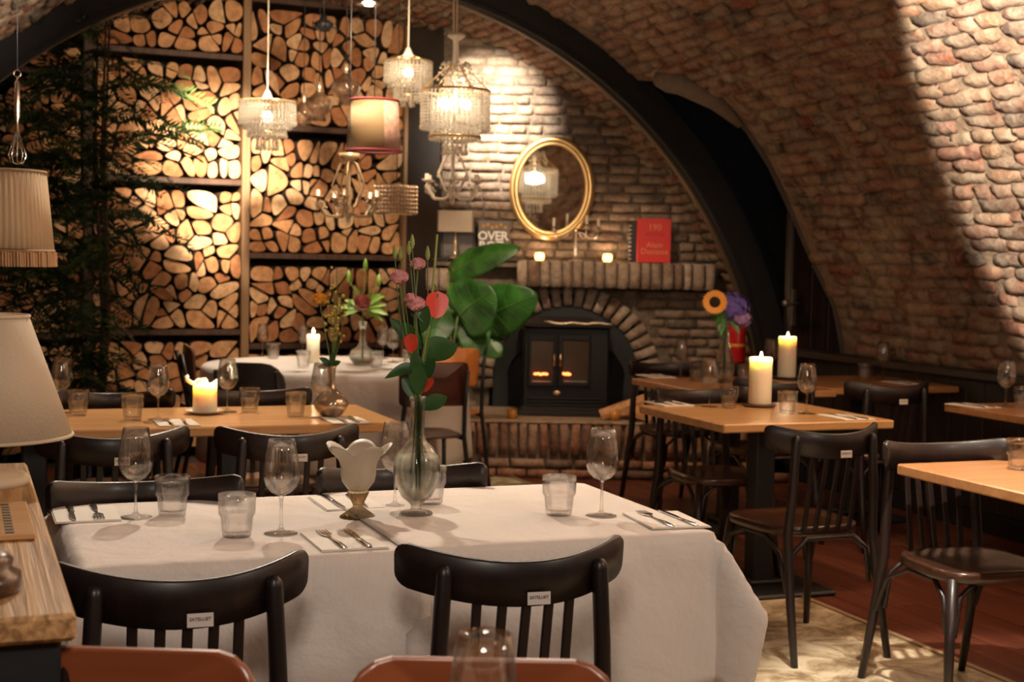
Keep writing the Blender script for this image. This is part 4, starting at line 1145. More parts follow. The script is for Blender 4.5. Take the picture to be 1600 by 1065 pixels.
# tulip-shaped frosted candle shade
t = thing('tulip_candle_holder', 'frosted glass tulip-shaped candle holder on fluted amber foot, white table', 'candle holder', atz(559, 808, .7545))
def petal(r, z, a):
    k = max(0, (z-.105)/.07); w = abs(math.sin(2.5*(a+.35)))**.8
    return r*(1+.02*k*w)+.016*k*k*w-.006*k, (z if z < .105 else .105+(z-.105)*(.66+.36*w))
fro, nt, N, L_, P_ = newmat('frosted_glass'); P_.inputs['Base Color'].default_value = (.74, .63, .47, 1); P_.inputs['Roughness'].default_value = .45
P_.inputs['Transmission Weight'].default_value = .35; P_.inputs['Subsurface Weight'].default_value = .3; P_.inputs['Subsurface Radius'].default_value = (.02, .015, .01)
b = MB(); b.lathe([(.012, .062), (.026, .070), (.039, .088), (.0425, .105), (.043, .125), (.049, .150), (.062, .170), (.070, .178), (.068, .179), (.060, .171), (.047, .150), (.041, .125), (.0402, .105), (.036, .09), (.024, .073), (.012, .066)], 60, fn=petal); b.build('shade', fro, t)
fl2 = lambda r, z, a: (r*(1+.05*math.cos(a*16)), z)
b = MB(); b.lathe([(0, .066), (.024, .066), (.025, .060), (.016, .040), (.0115, .030), (.012, .026), (.030, .012), (.042, .003), (.042, 0), (0, 0)], 64, fn=fl2); b.build('fluted_foot', glassmat('tan_glass', (.88, .78, .62), .25, .12), t)
# main flower vase
VP = atz(650, 803, .759)
vase = thing('glass_carafe_vase', 'footed clear glass carafe vase with tall pink and red flowers, white table', 'vase', VP)
b = MB(); b.lathe([(0, 0), (.040, 0), (.0415, .003), (.038, .007), (.014, .012), (.0125, .022), (.020, .030), (.038, .045), (.052, .075), (.0575, .110), (.054, .140), (.040, .162), (.024, .178), (.0175, .195), (.0165, .24), (.0175, .272), (.021, .282), (.0205, .287), (.0175, .284), (.0150, .272), (.0140, .24), (.0150, .196), (.022, .181), (.038, .165), (.0518, .140), (.0553, .110), (.050, .077), (.035, .048), (.015, .036), (0, .034)], 40); b.build('glass_body', M['glass2'], vase)
b = MB(); b.lathe([(0, .0355), (.014, .0375), (.034, .0490), (.049, .077), (.0543, .110), (.0508, .139), (.046, .1475), (0, .1475)], 32); b.build('water', M['water'], vase)
green = simple('stem_green', (.12, .20, .05), .5, var=.3, bscale=8); dgreen = simple('leaf_dark_green', (.035, .11, .025), .38, var=.5, bscale=20)
ygreen = simple('bud_green', (.33, .38, .10), .5); pink = simple('pink_petal', (.90, .40, .40), .55, var=.25, bscale=30); red = simple('anthurium_red', (.90, .08, .045), .35)
def pat(px, py, dy, base): return aty(px, py, base.y+dy)-base
def stem(parent, pts, r, mat, name='stem'):
    # smooth curve through points
    out = []
    for i in range(len(pts)-1):
        p0 = pts[max(i-1, 0)]; p1 = pts[i]; p2 = pts[i+1]; p3 = pts[min(i+2, len(pts)-1)]
        for k in range(5):
            t_ = k/5; out.append(.5*((2*p1)+(p2-p0)*t_+(2*p0-5*p1+4*p2-p3)*t_*t_+(3*p1-p0-3*p2+p3)*t_**3))
    out.append(pts[-1]); b = MB(); b.tube(out, r, 6); return b.build(name, mat, parent, fix=False)
def leaf_mb(b, P, D, N_, Ln, Wd, cup=.15, droop=.3, n=7, pw=1.0, m=0, heart=0):
    D = D.normalized(); Sd = D.cross(N_).normalized(); N2 = Sd.cross(D).normalized(); vs = []
    for i in range(n+1):
        t_ = i/n; w = Wd/2*(math.sin(PI*min(1, t_**pw*.98+.02)))**.8
        if heart: w = Wd/2*math.sqrt(max(0, 1-(abs(t_-.32)/(.32 if t_ < .32 else .68))**1.8))*(1 if t_ > .1 else .9)
        c = P+D*(Ln*t_)-Vector((0, 0, droop*Ln*t_*t_))
        back = -D*(heart*Ln*.12*(1-t_)) if heart else Vector()
        for s in (-1, -.5, 0, .5, 1): vs.append(c+Sd*(w*s)+N2*(cup*w*abs(s)**1.5+.0)+(back*abs(s)))
    b.add(vs, [(i*5+j, i*5+j+1, i*5+j+6, i*5+j+5) for i in range(n) for j in range(4)], m, None, True); return b
def leaf(parent, P, D, N_, Ln, Wd, mat, name='leaf', **k):
    b = MB(); leaf_mb(b, P, D, N_, Ln, Wd, **k); return b.build(name, mat, parent, fix=False)
def rosette(parent, P, r, mat, name='bloom', up=Vector((0, -.35, 1)), open_=1.0):
    b = MB(); up = up.normalized(); X = up.orthogonal().normalized(); Y = up.cross(X)
    for ring, (cnt, rr, h) in enumerate(((3, .35, 1.25), (5, .65, 1.1), (6, .95*open_, .9))):
        for k in range(cnt):
            a = 2*PI*k/cnt+ring*.6; d = X*math.cos(a)+Y*math.sin(a); vs = []
            for i in range(5):
                for s in range(-2, 3):
                    t_ = i/4; ww = .62*r*math.sin(PI*(.15+.7*t_))*s/2*(1.2 if ring else .8); tang = up.cross(d)
                    vs.append(P+d*(r*rr*(math.sin(t_*1.5)**.7)*(1-.0*s)-r*.10*s*s*.25)+up*(r*h*1.15*t_)+tang*ww)
            b.add(vs, [(i*5+j, i*5+j+1, i*5+j+6, i*5+j+5) for i in range(4) for j in range(4)], 0, None, True)
    return b.build(name, mat, parent, fix=False)
def bouquet(name, label, cat, base): return thing(name, label, cat, base)
fb = bouquet('flower_bouquet', 'tall loose bouquet of pink lisianthus and red anthurium in the footed carafe', 'flowers', VP)
neck = Vector((0, 0, .28)); low = Vector((0, 0, .065))
def fl_stem(px, py, dy, bend=.5, r=.0022, mat=None):
    top = pat(px, py, dy, VP); mid = neck.lerp(top, .5)+Vector((random.uniform(-.012, .012), 0, 0))
    o1 = Vector((random.uniform(-.007, .007), random.uniform(-.007, .007), 0))
    stem(fb, [low+o1*2.2, neck+o1, mid, top], r, mat or green); return top
for (px, py, dy, s) in ((624, 440, -.02, .0235), (653, 418, .02, .020), (650, 482, -.01, .024)):
    P = fl_stem(px, py, dy); rosette(fb, P-Vector((0, 0, .004)), s, pink, 'pink_bloom', open_=1.0)
rosette(fb, pat(642, 474, .01, VP), .018, pink, 'pink_bloom')
for (px, py, dy) in ((617, 400, 0), (626, 402, .01), (644, 384, -.01), (639, 394, .02), (668, 402, 0)):
    P = fl_stem(px, py, dy, r=.0015); b = MB(); b.tube([P-Vector((0, 0, .006)), P+Vector((0, 0, .004)), P+Vector((0, 0, .016)), P+Vector((0, 0, .028))], [.003, .0062, .005, .001], 8); b.build('bud', ygreen, fb)
tp = pat(683, 366, 0, VP); stem(fb, [low, neck, pat(668, 520, 0, VP), pat(676, 452, 0, VP), tp], .0034, ygreen)
stem(fb, [pat(677, 440, 0, VP), pat(686, 458, 0, VP)], .0018, green)
# red spathes
def spathe(px, py, dy, s, D, up=Vector((0, -1, .15)), st=True):
    P = pat(px, py, dy, VP); leaf(fb, P, D, up, s, s*.92, red, 'red_spathe', heart=1, cup=.12, droop=0, n=9)
    if st: stem(fb, [low, neck, P.lerp(neck, .45), P], .0020, green)
spathe(684, 459, -.01, .060, Vector((-.05, -.1, -1)), Vector((.15, -1, 0)))
spathe(642, 524, -.02, .044, Vector((.12, -.1, -1)), Vector((-.6, -1, 0)))
spathe(676, 552, .03, .050, Vector((1, 0, .45)), Vector((-.2, -.8, 1)))
spathe(662, 606, -.02, .036, Vector((.6, -.3, .5)), Vector((-.3, -1, .8)))
for (px, py, dx, dz, Ln, Wd, droop) in ((655, 575, -1, .15, .085, .032, .45), (660, 560, .75, .55, .105, .075, .25), (658, 545, -.5, .9, .09, .03, .1), (662, 640, .65, .55, .075, .045, .2), (650, 625, -.55, .9, .07, .028, 0),
        (652, 615, .1, 1, .075, .045, 0), (655, 600, .45, .9, .085, .04, .1), (648, 540, -.75, .95, .10, .028, .1), (660, 520, .2, 1, .07, .03, 0), (668, 505, -.5, .8, .05, .025, .1), (652, 500, -.3, 1, .06, .025, 0), (657, 595, -.2, 1, .08, .035, 0)):
    leaf(fb, pat(px, py, random.uniform(-.02, .02), VP), Vector((dx, random.uniform(-.3, .1), dz)), Vector((-.2, -1, .5)), Ln, Wd, dgreen, 'leaf', droop=droop)
# smoked vase with yellow flowers on second table
P5 = atz(517, 651, .751)
v = thing('smoked_glass_vase', 'squat smoked mercury-glass vase with narrow neck on second oak table', 'vase', P5)
b = MB(); b.lathe([(0, 0), (.030, 0), (.045, .010), (.064, .034), (.070, .055), (.058, .078), (.034, .098), (.018, .112), (.014, .135), (.016, .19), (.021, .2), (.019, .2), (.014, .188), (.012, .135), (.014, .115), (0, .10)], 32); b.build('glass_body', M['smoked'], v)
f2 = bouquet('flower_bouquet', 'small spray of one yellow rose and yellow berries in the smoked vase', 'flowers', P5)
yel = simple('yellow_petal', (.85, .42, .05), .5, var=.2); yb = simple('yellow_berry', (.55, .42, .06), .5)
nk = Vector((0, 0, .19))
T_ = pat(500, 474, 0, P5); stem(f2, [nk-Vector((0, 0, .12)), nk, nk.lerp(T_, .6), T_], .0025, green); rosette(f2, T_, .030, yel, 'yellow_bloom')
for (px, py) in ((526, 418), (520, 440), (533, 455), (538, 480), (524, 462), (512, 452)):
    T_ = pat(px, py, random.uniform(-.03, .03), P5); stem(f2, [nk, nk.lerp(T_, .5)+Vector((.01, 0, 0)), T_], .0016, green)
    b = MB()
    for k in range(9):
        q_ = nk.lerp(T_, random.uniform(.45, 1.0))+Vector((random.uniform(-.022, .022), random.uniform(-.02, .02), random.uniform(-.01, .02))); b.ball(q_, random.uniform(.004, .0075), 6, 5)
    tag(b.build('berries', yb, f2, fix=False), kind='stuff')
for (dx, dz, L_n) in ((-.6, .8, .08), (.5, .6, .06), (-.9, .3, .06), (.1, 1, .09)): leaf(f2, nk+Vector((0, 0, .005)), Vector((dx, -.2, dz)), Vector((0, -1, .4)), L_n, .025, dgreen)
# lily carafe on the round table
P6 = atz(566, 570, .750)
v = thing('glass_carafe_vase', 'wide-bellied clear glass carafe holding a lily on the round table', 'vase', P6)
b = MB(); b.lathe([(0, 0), (.05, 0), (.052, .006), (.056, .012), (.076, .04), (.078, .062), (.064, .084), (.030, .108), (.018, .14), (.016, .20), (.026, .255), (.024, .256), (.0135, .20), (.0155, .14), (.027, .11), (.060, .086), (.074, .062), (.072, .042), (.05, .014), (0, .012)], 32); b.build('glass_body', M['glass2'], v)
b = MB(); b.lathe([(0, .013), (.049, .015), (.071, .042), (.072, .06), (0, .062)], 24); b.build('water', M['water'], v)
f3 = bouquet('flower_bouquet', 'pink lily bloom with bright green leaves and buds in the round-table carafe', 'flowers', P6)
nk = Vector((0, 0, .25)); T_ = pat(566, 478, 0, P6); stem(f3, [Vector((0, 0, .03)), nk, T_], .004, green)
lp = simple('lily_pink', (.78, .30, .26), .5, var=.5, bscale=40); lg = simple('lily_leaf', (.26, .46, .08), .45, var=.3)
rosette(f3, T_, .052, lp, 'lily_bloom', Vector((.1, -.8, .5)), 1.0)
for (dx, dz, Ln) in ((-1, .35, .16), (-.8, .7, .15), (.9, .5, .17), (1, .15, .17), (.4, 1, .18), (-.2, 1, .19), (.85, .9, .2), (-1, -.05, .12), (1, -.25, .13), (.55, .75, .19)):
    leaf(f3, T_+Vector((0, .02, -.02)), Vector((dx, random.uniform(-.4, .2), dz)), Vector((0, -1, .6)), Ln, .036, lg, droop=.3)
for (px, py) in ((571, 418), (545, 436), (592, 442)):
    B_ = pat(px, py, 0, P6); stem(f3, [T_, B_], .003, lg); b = MB(); b.tube([B_-Vector((0, 0, .02)), B_, B_+Vector((0, 0, .03)), B_+Vector((0, 0, .055))], [.005, .014, .012, .002], 8); b.build('bud', lg, f3)
# sunflower vase on rear right table
P7 = atz(1131, 598, .751)
v = thing('glass_bottle_vase', 'pear-shaped clear glass vase on the rear right table', 'vase', P7)
b = MB(); b.lathe([(0, 0), (.03, 0), (.032, .004), (.044, .03), (.056, .075), (.052, .115), (.036, .165), (.022, .21), (.018, .25), (.026, .335), (.024, .336), (.016, .25), (.02, .21), (.034, .165), (.050, .115), (.0535, .075), (.042, .032), (.028, .012), (0, .01)], 28); b.build('glass_body', M['glass2'], v)
b = MB(); b.lathe([(0, .012), (.027, .013), (.041, .033), (.052, .075), (.05, .1), (0, .1)], 20); b.build('water', M['water'], v)
f4 = bouquet('flower_bouquet', 'sunflower with blue-violet hydrangea and green leaves in the pear-shaped vase', 'flowers', P7)
nk = Vector((0, 0, .33)); sf = pat(1117, 472, -.06, P7); stem(f4, [Vector((0, 0, .05)), nk, nk.lerp(sf, .6), sf], .005, green)
orr = simple('sunflower_petal', (.92, .38, .03), .5); brn = simple('sunflower_centre', (.03, .014, .008), .9, bump=.6, bscale=200)
b = MB(); up = Vector((-.1, -1, .22)).normalized(); X = up.orthogonal().normalized(); Y = up.cross(X)
for k in range(26):
    a = 2*PI*k/26; d = X*math.cos(a)+Y*math.sin(a); leaf_mb(b, sf+d*.022+up*(.004*(k % 2)), d+up*.12, up, .046, .020, cup=.1, droop=0, n=4)
b.build('petals', orr, f4, fix=False)
b = MB(); b.ball((0, 0, 0), .030, 14, 8, sc=(1, 1, .35), M=Matrix.Translation(sf+up*.004) @ up.to_track_quat('Z', 'Y').to_matrix().to_4x4()); b.build('seed_disc', brn, f4)
hc = pat(1142, 480, .03, P7); stem(f4, [Vector((0, 0, .05)), nk, hc-Vector((0, 0, .05))], .005, green)
hyd = simple('hydrangea_blue', (.14, .10, .42), .7, var=.4, bscale=50); hyp = simple('hydrangea_mauve', (.40, .24, .50), .7, var=.3, bscale=50)
for nm, mat, cen, rad, cnt in (('hydrangea_head', hyd, hc, .10, 90), ('hydrangea_head', hyp, pat(1158, 498, -.0, P7), .055, 45)):
    b = MB(); rr_ = random.Random(3)
    for k in range(cnt):
        d = Vector((rr_.gauss(0, 1), rr_.gauss(0, 1), rr_.gauss(0, 1))).normalized(); c_ = cen+Vector((d.x*rad, d.y*rad, d.z*rad*.8)); X = d.orthogonal().normalized(); Y = d.cross(X)
        for j in range(4):
            a = j*PI/2+rr_.random(); e = X*math.cos(a)+Y*math.sin(a); e2 = d.cross(e)
            b.add([c_, c_+e*.010+e2*.008+d*.002, c_+e*.019, c_+e*.010-e2*.008+d*.002], [(0, 1, 2, 3)])
    b.ball(cen, rad*.86, 12, 8, sc=(1, 1, .8)); b.build(nm, mat, f4, fix=False)
for k in range(16):
    leaf(f4, nk+Vector((random.uniform(-.03, .02), random.uniform(-.03, .02), random.uniform(0, .05))), Vector((random.uniform(-1, .5), random.uniform(-.6, .2), random.uniform(-.4, .8))), Vector((0, -1, .5)), random.uniform(.06, .11), .035, simple('bouquet_leaf', (.05, .17, .03), .45) if k == 0 else bpy.data.materials['bouquet_leaf'], droop=.4)
# candles
wax, nt, N, L_, P_ = newmat('ivory_wax'); P_.inputs['Base Color'].default_value = (.93, .86, .70, 1); P_.inputs['Roughness'].default_value = .4
P_.inputs['Subsurface Weight'].default_value = 1; P_.inputs['Subsurface Radius'].default_value = (.045, .034, .020); P_.inputs['Subsurface Scale'].default_value = 1
flame_m = simple('candle_flame', (1, .7, .3), .5, emit=(1, .62, .22), estr=28)
def flame(parent, z, s=1.0, power=1.5, off=(0, 0)):
    b = MB(); b.tube([(off[0], off[1], z-.004), (off[0], off[1], z+.006*s), (off[0]+.001, off[1], z+.014*s), (off[0], off[1], z+.028*s)], [.002, .006*s, .0055*s, .0005], 10); b.build('flame', flame_m, parent, fix=False)
    b = MB(); b.tube([(off[0], off[1], z-.012), (off[0], off[1], z+.003)], .0012, 5); b.build('wick', M['black'], parent)
    l = lamp('POINT', (off[0], off[1], z+.018), power, (1, .74, .46), None, .012, name='candle_light'); l.parent = parent
def pillar(px, py, r, h, label, dish=None, power=1.5):
    P = atz(px, py, .752); t = thing('pillar_candle', label, 'candle', P+Vector((0, 0, .012 if dish else 0)))
    wv_ = lambda rr, z, a: (rr*(1+.012*math.sin(3*a+z*20)), z)
    b = MB(); b.lathe([(0, 0), (r*.97, 0), (r, .003), (r, h-.008), (r*.96, h), (r*.86, h-.004), (r*.75, h-.016), (.3*r, h-.020), (0, h-.02)], 32, fn=wv_); b.build('wax_body', wax, t)
    flame(t, h-.006, 1.1, power); return t
c1 = pillar(1187, 635, .0505, .208, 'thick tall lit ivory pillar candle in the centre of the right candle table', True, 1.4)
b = MB(); b.lathe([(0, 0), (.062, 0), (.074, .008), (.072, .012), (.06, .0105), (0, .0105)], 28); o = b.build('candle_dish', simple('brown_wooden_dish', (.10, .05, .025), .5)); o.location = atz(1187, 635, .7505); tag(o, 'dark wooden dish under the front tall candle', 'dish')
c2 = pillar(1229, 592, .050, .225, 'second tall lit pillar candle, farther back on the rear right table', True, 1.1)
b = MB(); b.lathe([(0, 0), (.075, 0), (.088, .008), (.086, .012), (.07, .0105), (0, .0105)], 28); o = b.build('candle_dish', simple('black_dish', (.04, .03, .025), .4)); o.location = atz(1229, 592, .7505); tag(o, 'dark dish under the rear tall candle', 'dish')
P = atz(320, 645, .752)
b = MB(); b.lathe([(0, 0), (.05, 0), (.078, .010), (.082, .014), (.076, .013), (.05, .005), (0, .005)], 32); o = b.build('saucer', simple('white_porcelain', (.85, .82, .76), .2, coat=.5)); o.location = P-Vector((0, 0, .001)); tag(o, 'white saucer under the melted candle on second oak table', 'saucer')
t = thing('pillar_candle', 'short ivory candle with curled melted rim on white saucer, second table', 'candle', P+Vector((0, 0, .006)))
def melt(r, z, a):
    k = max(0, (z-.10)/.02); return r*(1+.05*k*math.sin(2*a)), z+k*.010*math.sin(3*a+.6)
b = MB(); b.lathe([(0, 0), (.047, 0), (.048, .004), (.047, .10), (.046, .118), (.043, .120), (.040, .112), (.036, .098), (0, .095)], 40, fn=melt)
b.build('wax_body', wax, t)
b = MB(); b.tube([(-.03, -.02, .108), (-.05, -.02, .115), (-.067, -.015, .125), (-.072, -.01, .137), (-.063, -.008, .142)], [.008, .009, .009, .008, .006], 8)
b.tube([(-.02, -.03, .112), (-.01, -.032, .128), (.008, -.03, .131), (.015, -.028, .122)], [.006, .008, .007, .004], 8); b.build('melted_curl', wax, t)
flame(t, .098, .8, .9)
t = thing('pillar_candle', 'slim lit candle on the round white table behind the yellow flowers', 'candle', atz(489, 566, .752))
b = MB(); b.lathe([(0, 0), (.038, 0), (.038, .165), (.03, .16), (0, .158)], 24); b.build('wax_body', wax, t); flame(t, .168, 1.3, 2)

# ---------------------------------------------------------------- decor on and over the mantel
mc = aty(862, 294, 9.905); mr = thing('oval_mirror', 'oval mirror in a ribbed gilded frame hung above the mantel', 'mirror', mc)
mr.rotation_euler = (R(-2.6), 0, R(-7.2))
def oval(prof, seg=56):
    b = MB(); vs = []
    for i in range(seg):
        a = 2*PI*i/seg
        for (o, y) in prof: vs.append(Vector(((.228+o)*math.cos(a), y, (.292+o)*math.sin(a))))
    k = len(prof); b.add(vs, [(i*k+j, i*k+(j+1) % k, ((i+1) % seg)*k+(j+1) % k, ((i+1) % seg)*k+j) for i in range(seg) for j in range(k)], 0, None, True); return b
oval([(-.003, .01), (0, -.012), (.010, -.02), (.018, -.014), (.026, -.028), (.042, -.034), (.052, -.026), (.060, -.016), (.066, .012)]).build('frame', M['gold'], mr)
b = MB(); b.add([Vector((.232*math.cos(2*PI*i/56), -.004, .296*math.sin(2*PI*i/56))) for i in range(56)], [tuple(range(56))]); b.build('mirror_glass', M['mirror'], mr)
# candelabrum
P = Vector((aty(899, 405, 9.86).x, 9.86, MZ1))
t = thing('candelabrum', 'silver candelabrum with curved arms and unlit stub candles on the mantel', 'candelabrum', P)
sil = simple('tarnished_silver', (.72, .64, .56), .3, .85); cw = simple('candle_stub', (.75, .66, .5), .5)
b = MB(); b.lathe([(0, 0), (.05, 0), (.046, .008), (.014, .02), (.008, .05), (.012, .09), (.007, .12), (.007, .18), (.014, .2), (.006, .22), (0, .225)], 16); b.build('pillar', sil, t)
for a, hh in ((0, 0), (PI, -.0), (.75*PI, .03), (-.6, .02)):
    d = Vector((math.cos(a), math.sin(a)*.5-.1, 0)); Lr = .15 if a in (0, PI) else .085
    b = MB(); b.tube([Vector((0, 0, .2)), d*Lr*.3+Vector((0, 0, .19)), d*Lr*.6+Vector((0, 0, .155)), d*Lr*.9+Vector((0, 0, .16)), d*Lr+Vector((0, 0, .20+hh))], .005, 6); b.build('arm', sil, t)
    b = MB(); b.lathe([(0, 0), (.018, .004), (.012, .012), (.011, .035), (0, .035)], 10, M=Matrix.Translation(d*Lr+Vector((0, 0, .2+hh)))); b.build('cup', sil, t)
    b = MB(); b.tube([d*Lr+Vector((0, 0, .232+hh)), d*Lr+Vector((0, 0, .29+hh))], .010, 8); b.build('candle_stub', cw, t)
# tealights
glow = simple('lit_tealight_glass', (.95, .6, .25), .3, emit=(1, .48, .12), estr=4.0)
for (px, py, lab) in ((843, 404, 'round glowing tealight left of the candelabrum on the mantel'), (949, 407, 'round glowing tealight right of the candelabrum on the mantel')):
    P = Vector((aty(px, py, 9.86).x, 9.86, MZ1)); t = thing('tealight', lab, 'tealight', P)
    b = MB(); b.lathe([(0, 0), (.024, 0), (.032, .016), (.033, .034), (.026, .052), (.024, .052), (.030, .034), (.028, .018), (0, .008)], 18); b.build('glass_cup', glow, t, fix=True)
    flame(t, .035, .7, .7)
for (px, py, lab) in ((800, 657, 'small amber glass tealight at left end of the hearth'), (960, 661, 'small amber glass tealight among the logs on the hearth')):
    P = Vector((aty(px, py, 9.25).x, 9.25, HZ)); o = MB().lathe([(0, 0), (.028, 0), (.032, .03), (.03, .062), (.027, .062), (.028, .03), (.024, .006), (0, .006)], 16).build('amber_tealight', simple('amber_cup', (.62, .26, .04), .25, coat=.5) if '800' in str(px) else bpy.data.materials['amber_cup']); o.location = P; tag(o, lab, 'tealight')
# hearth logs
hl = wood('hearth_log_wood', (.45, .20, .08), (.70, .38, .18), .7, 'X', 6, 14, .3)
for (a, c, r, lab, yy) in (((938, 655), (1002, 622), .036, 'long split log leaning over others at right end of the hearth', 9.3), ((985, 640), (1006, 664), .042, 'short split log end leaning at the right end of the hearth', 9.22), ((948, 662), (1003, 664), .03, 'split log lying flat on the right end of the hearth', 9.42)):
    A, C_ = aty(*a, yy), aty(*c, yy); A.z = max(A.z, HZ+r*.8); C_.z = max(C_.z, HZ+r*.8); C_.x += .04
    X = (C_-A); mid = (A+C_)/2; Ln = X.length
    b = MB(); pl = [(-r, -r*.75), (r*1.1, -r*.8), (r*1.2, 0), (.5*r, r*.8), (-.3*r, r*.95), (-r*.9, r*.3)]
    b.prism(pl, -Ln/2, Ln/2); o = b.build('hearth_log', hl)
    o.matrix_world = frame(mid, Vector((0, 1, 0)).cross(X.normalized()) if False else Vector((0, 1, 0)), Vector((0, 0, 1)).cross(Vector((1, 0, 0)))) if False else Matrix.Translation(mid) @ X.to_track_quat('Y', 'Z').to_matrix().to_4x4()
    tag(o, lab, 'firewood')
# books and picture on the mantel
def book(px0, px1, py0, py1, y, depth, label, cover, lean=0, rz=0, name='book'):
    A, C_ = aty(px0, py1, y), aty(px1, py0, y); w = C_.x-A.x; h = C_.z-MZ1; t = thing(name, label, 'book', Vector(((A.x+C_.x)/2, y, MZ1)), rz)
    t.rotation_euler = (R(-lean), 0, rz)
    b = MB(); b.bbox(-w/2, -.004, 0, w/2, 0, h, .0015); b.bbox(-w/2, depth-.004, 0, w/2, depth, h, .0015); b.bbox(-w/2-.002, -.002, 0, -w/2+.004, depth-.002, h, .0015); b.build('cover', cover, t)
    b = MB(); b.box(-w/2+.003, -.001, .003, w/2-.004, depth-.003, h-.004); b.build('pages', simple('paper', (.7, .64, .52), .8) if 'paper' not in bpy.data.materials else bpy.data.materials['paper'], t)
    return t, w, h
rb, w, h = book(995, 1049, 342, 410, 9.84, .045, 'thick red book with gold lettering standing at right end of the mantel', simple('red_cover', (.80, .035, .03), .45))
gt = simple('gold_print', (.85, .32, .12), .5)
dr = simple('dark_red_print', (.45, .01, .015), .5)
for txt, sz, z, mt_ in (('190', .062, h*.80, gt), ('RECETTES', .028, h*.64, dr), ('Alain', .056, h*.40, gt), ('Ducasse', .056, h*.25, gt)):
    l = link('lettering', text_mesh(txt, sz, mt_, .0005), rb); l.location = (.004, -.0052, z); l.rotation_euler = (R(90), 0, 0)
nb_, w, h = book(984, 1002, 345, 405, 9.875, .02, 'black spiral-bound notebook standing behind the red book', simple('black_cover', (.02, .02, .022), .5))
b = MB()
for k in range(9): b.tube([Vector((-w/2+.004+.012*math.cos(a), .008+.012*math.sin(a), h*(.08+.1*k))) for a in [i*PI/4 for i in range(8)]], .003, 5, close=True)
b.build('wire_binding', simple('white_wire', (.75, .72, .68), .3, .3), nb_)
ob, w, h = book(747, 797, 345, 403, 9.90, .03, 'dark cookbook with big white lettering leaning left of the mirror', simple('dark_photo_cover', (.075, .05, .035), .4, var=.6, bscale=14), 6)
wt = simple('white_print', (.82, .76, .70), .5)
for txt, z in (('OVER', h*.60), ('ROT', h*.34)):
    l = link('lettering', text_mesh(txt, .085, wt, .0006, .95, .002), ob); l.location = (-.008 if txt == 'OVER' else -.02, -.0055, z); l.rotation_euler = (R(90), 0, 0)
b = MB()
for k in range(6): b.ball((-w*.35+w*.14*k, -.004, h*.86+.01*math.sin(k*2)), .013, 8, 5, sc=(1, .3, 1))
b.build('cover_fruit', simple('print_orange', (.55, .26, .05), .5), ob)
# little lamp with pleated box shade in front of a framed photo
P = Vector((aty(711, 400, 9.82).x, 9.84, MZ1)); t = thing('small_table_lamp', 'small lamp with a pale rectangular bead shade at left end of the mantel', 'lamp', P)
z0, z1 = aty(711, 362, 9.84).z-MZ1, aty(711, 329, 9.84).z-MZ1
b = MB(); b.lathe([(0, 0), (.04, 0), (.04, .01), (.012, .02), (.018, .05), (.008, .07), (.016, .1), (.006, .12), (.006, z0+.06), (0, z0+.06)], 14); b.build('base', M['smoked'], t)
sb = simple('bead_shade', (.72, .58, .46), .4)
b = MB()
for sx, sy, w_, d_ in ((0, -.055, .235, 0), (0, .055, .235, 0), (-.117, 0, 0, .11), (.117, 0, 0, .11)):
    n = int((w_+d_)/.011)
    for k in range(n+1):
        x = sx-w_/2+(w_*k/n); y = sy-d_/2+(d_*k/n); b.tube([(x, y, z0), (x, y, z1)], .0045, 5)
b.build('shade', sb, t, fix=False)
P = Vector((aty(715, 400, 9.9).x, 9.945, MZ1)); t = thing('framed_photo', 'dark framed photograph behind the small bead-shade lamp', 'picture', P); t.rotation_euler = (R(-4), 0, 0)
hh = aty(715, 345, 9.95).z-MZ1
b = MB()
for q in ((-.12, 0, -.10, hh), (.10, 0, .12, hh)): b.bbox(q[0], -.012, 0, q[2], 0, q[3], .003)
b.bbox(-.12, -.012, 0, .12, 0, .02, .003); b.bbox(-.12, -.012, hh-.02, .12, 0, hh, .003); b.build('frame', M['black'], t)
b = MB(); b.box(-.11, -.005, .01, .11, -.003, hh-.01); b.build('photo', simple('old_photo', (.12, .10, .08), .3, var=.9, bscale=16), t)
# fire extinguisher on the wall by the rib
P = aty(1151, 566, 9.5); t = thing('fire_extinguisher', 'red fire extinguisher with yellow band beside the steel rib, behind the vase', 'fire extinguisher', Vector((P.x, 9.5, 0)))
b = MB(); b.lathe([(0, P.z), (.052, P.z), (.056, P.z+.01), (.056, P.z+.20), (.05, P.z+.235), (.02, P.z+.262), (0, P.z+.265)], 20); b.build('cylinder', simple('extinguisher_red', (.55, .012, .015), .3, coat=.5), t)
b = MB(); b.lathe([(.0565, P.z+.105), (.0575, P.z+.107), (.0575, P.z+.122), (.0565, P.z+.124)], 20); b.build('band', simple('extinguisher_yellow', (.8, .35, .05), .4), t)
b = MB(); b.tube([(0, 0, P.z+.26), (0, 0, P.z+.29), (-.04, -.01, P.z+.31)], .011, 8); b.build('valve', M['black'], t)
b = MB(); b.lathe([(0, 0), (.13, 0), (.12, .02), (.03, .04), (.02, P.z-.02), (.06, P.z-.005), (0, P.z-.004)], 18); b.build('stand', M['black'], t)

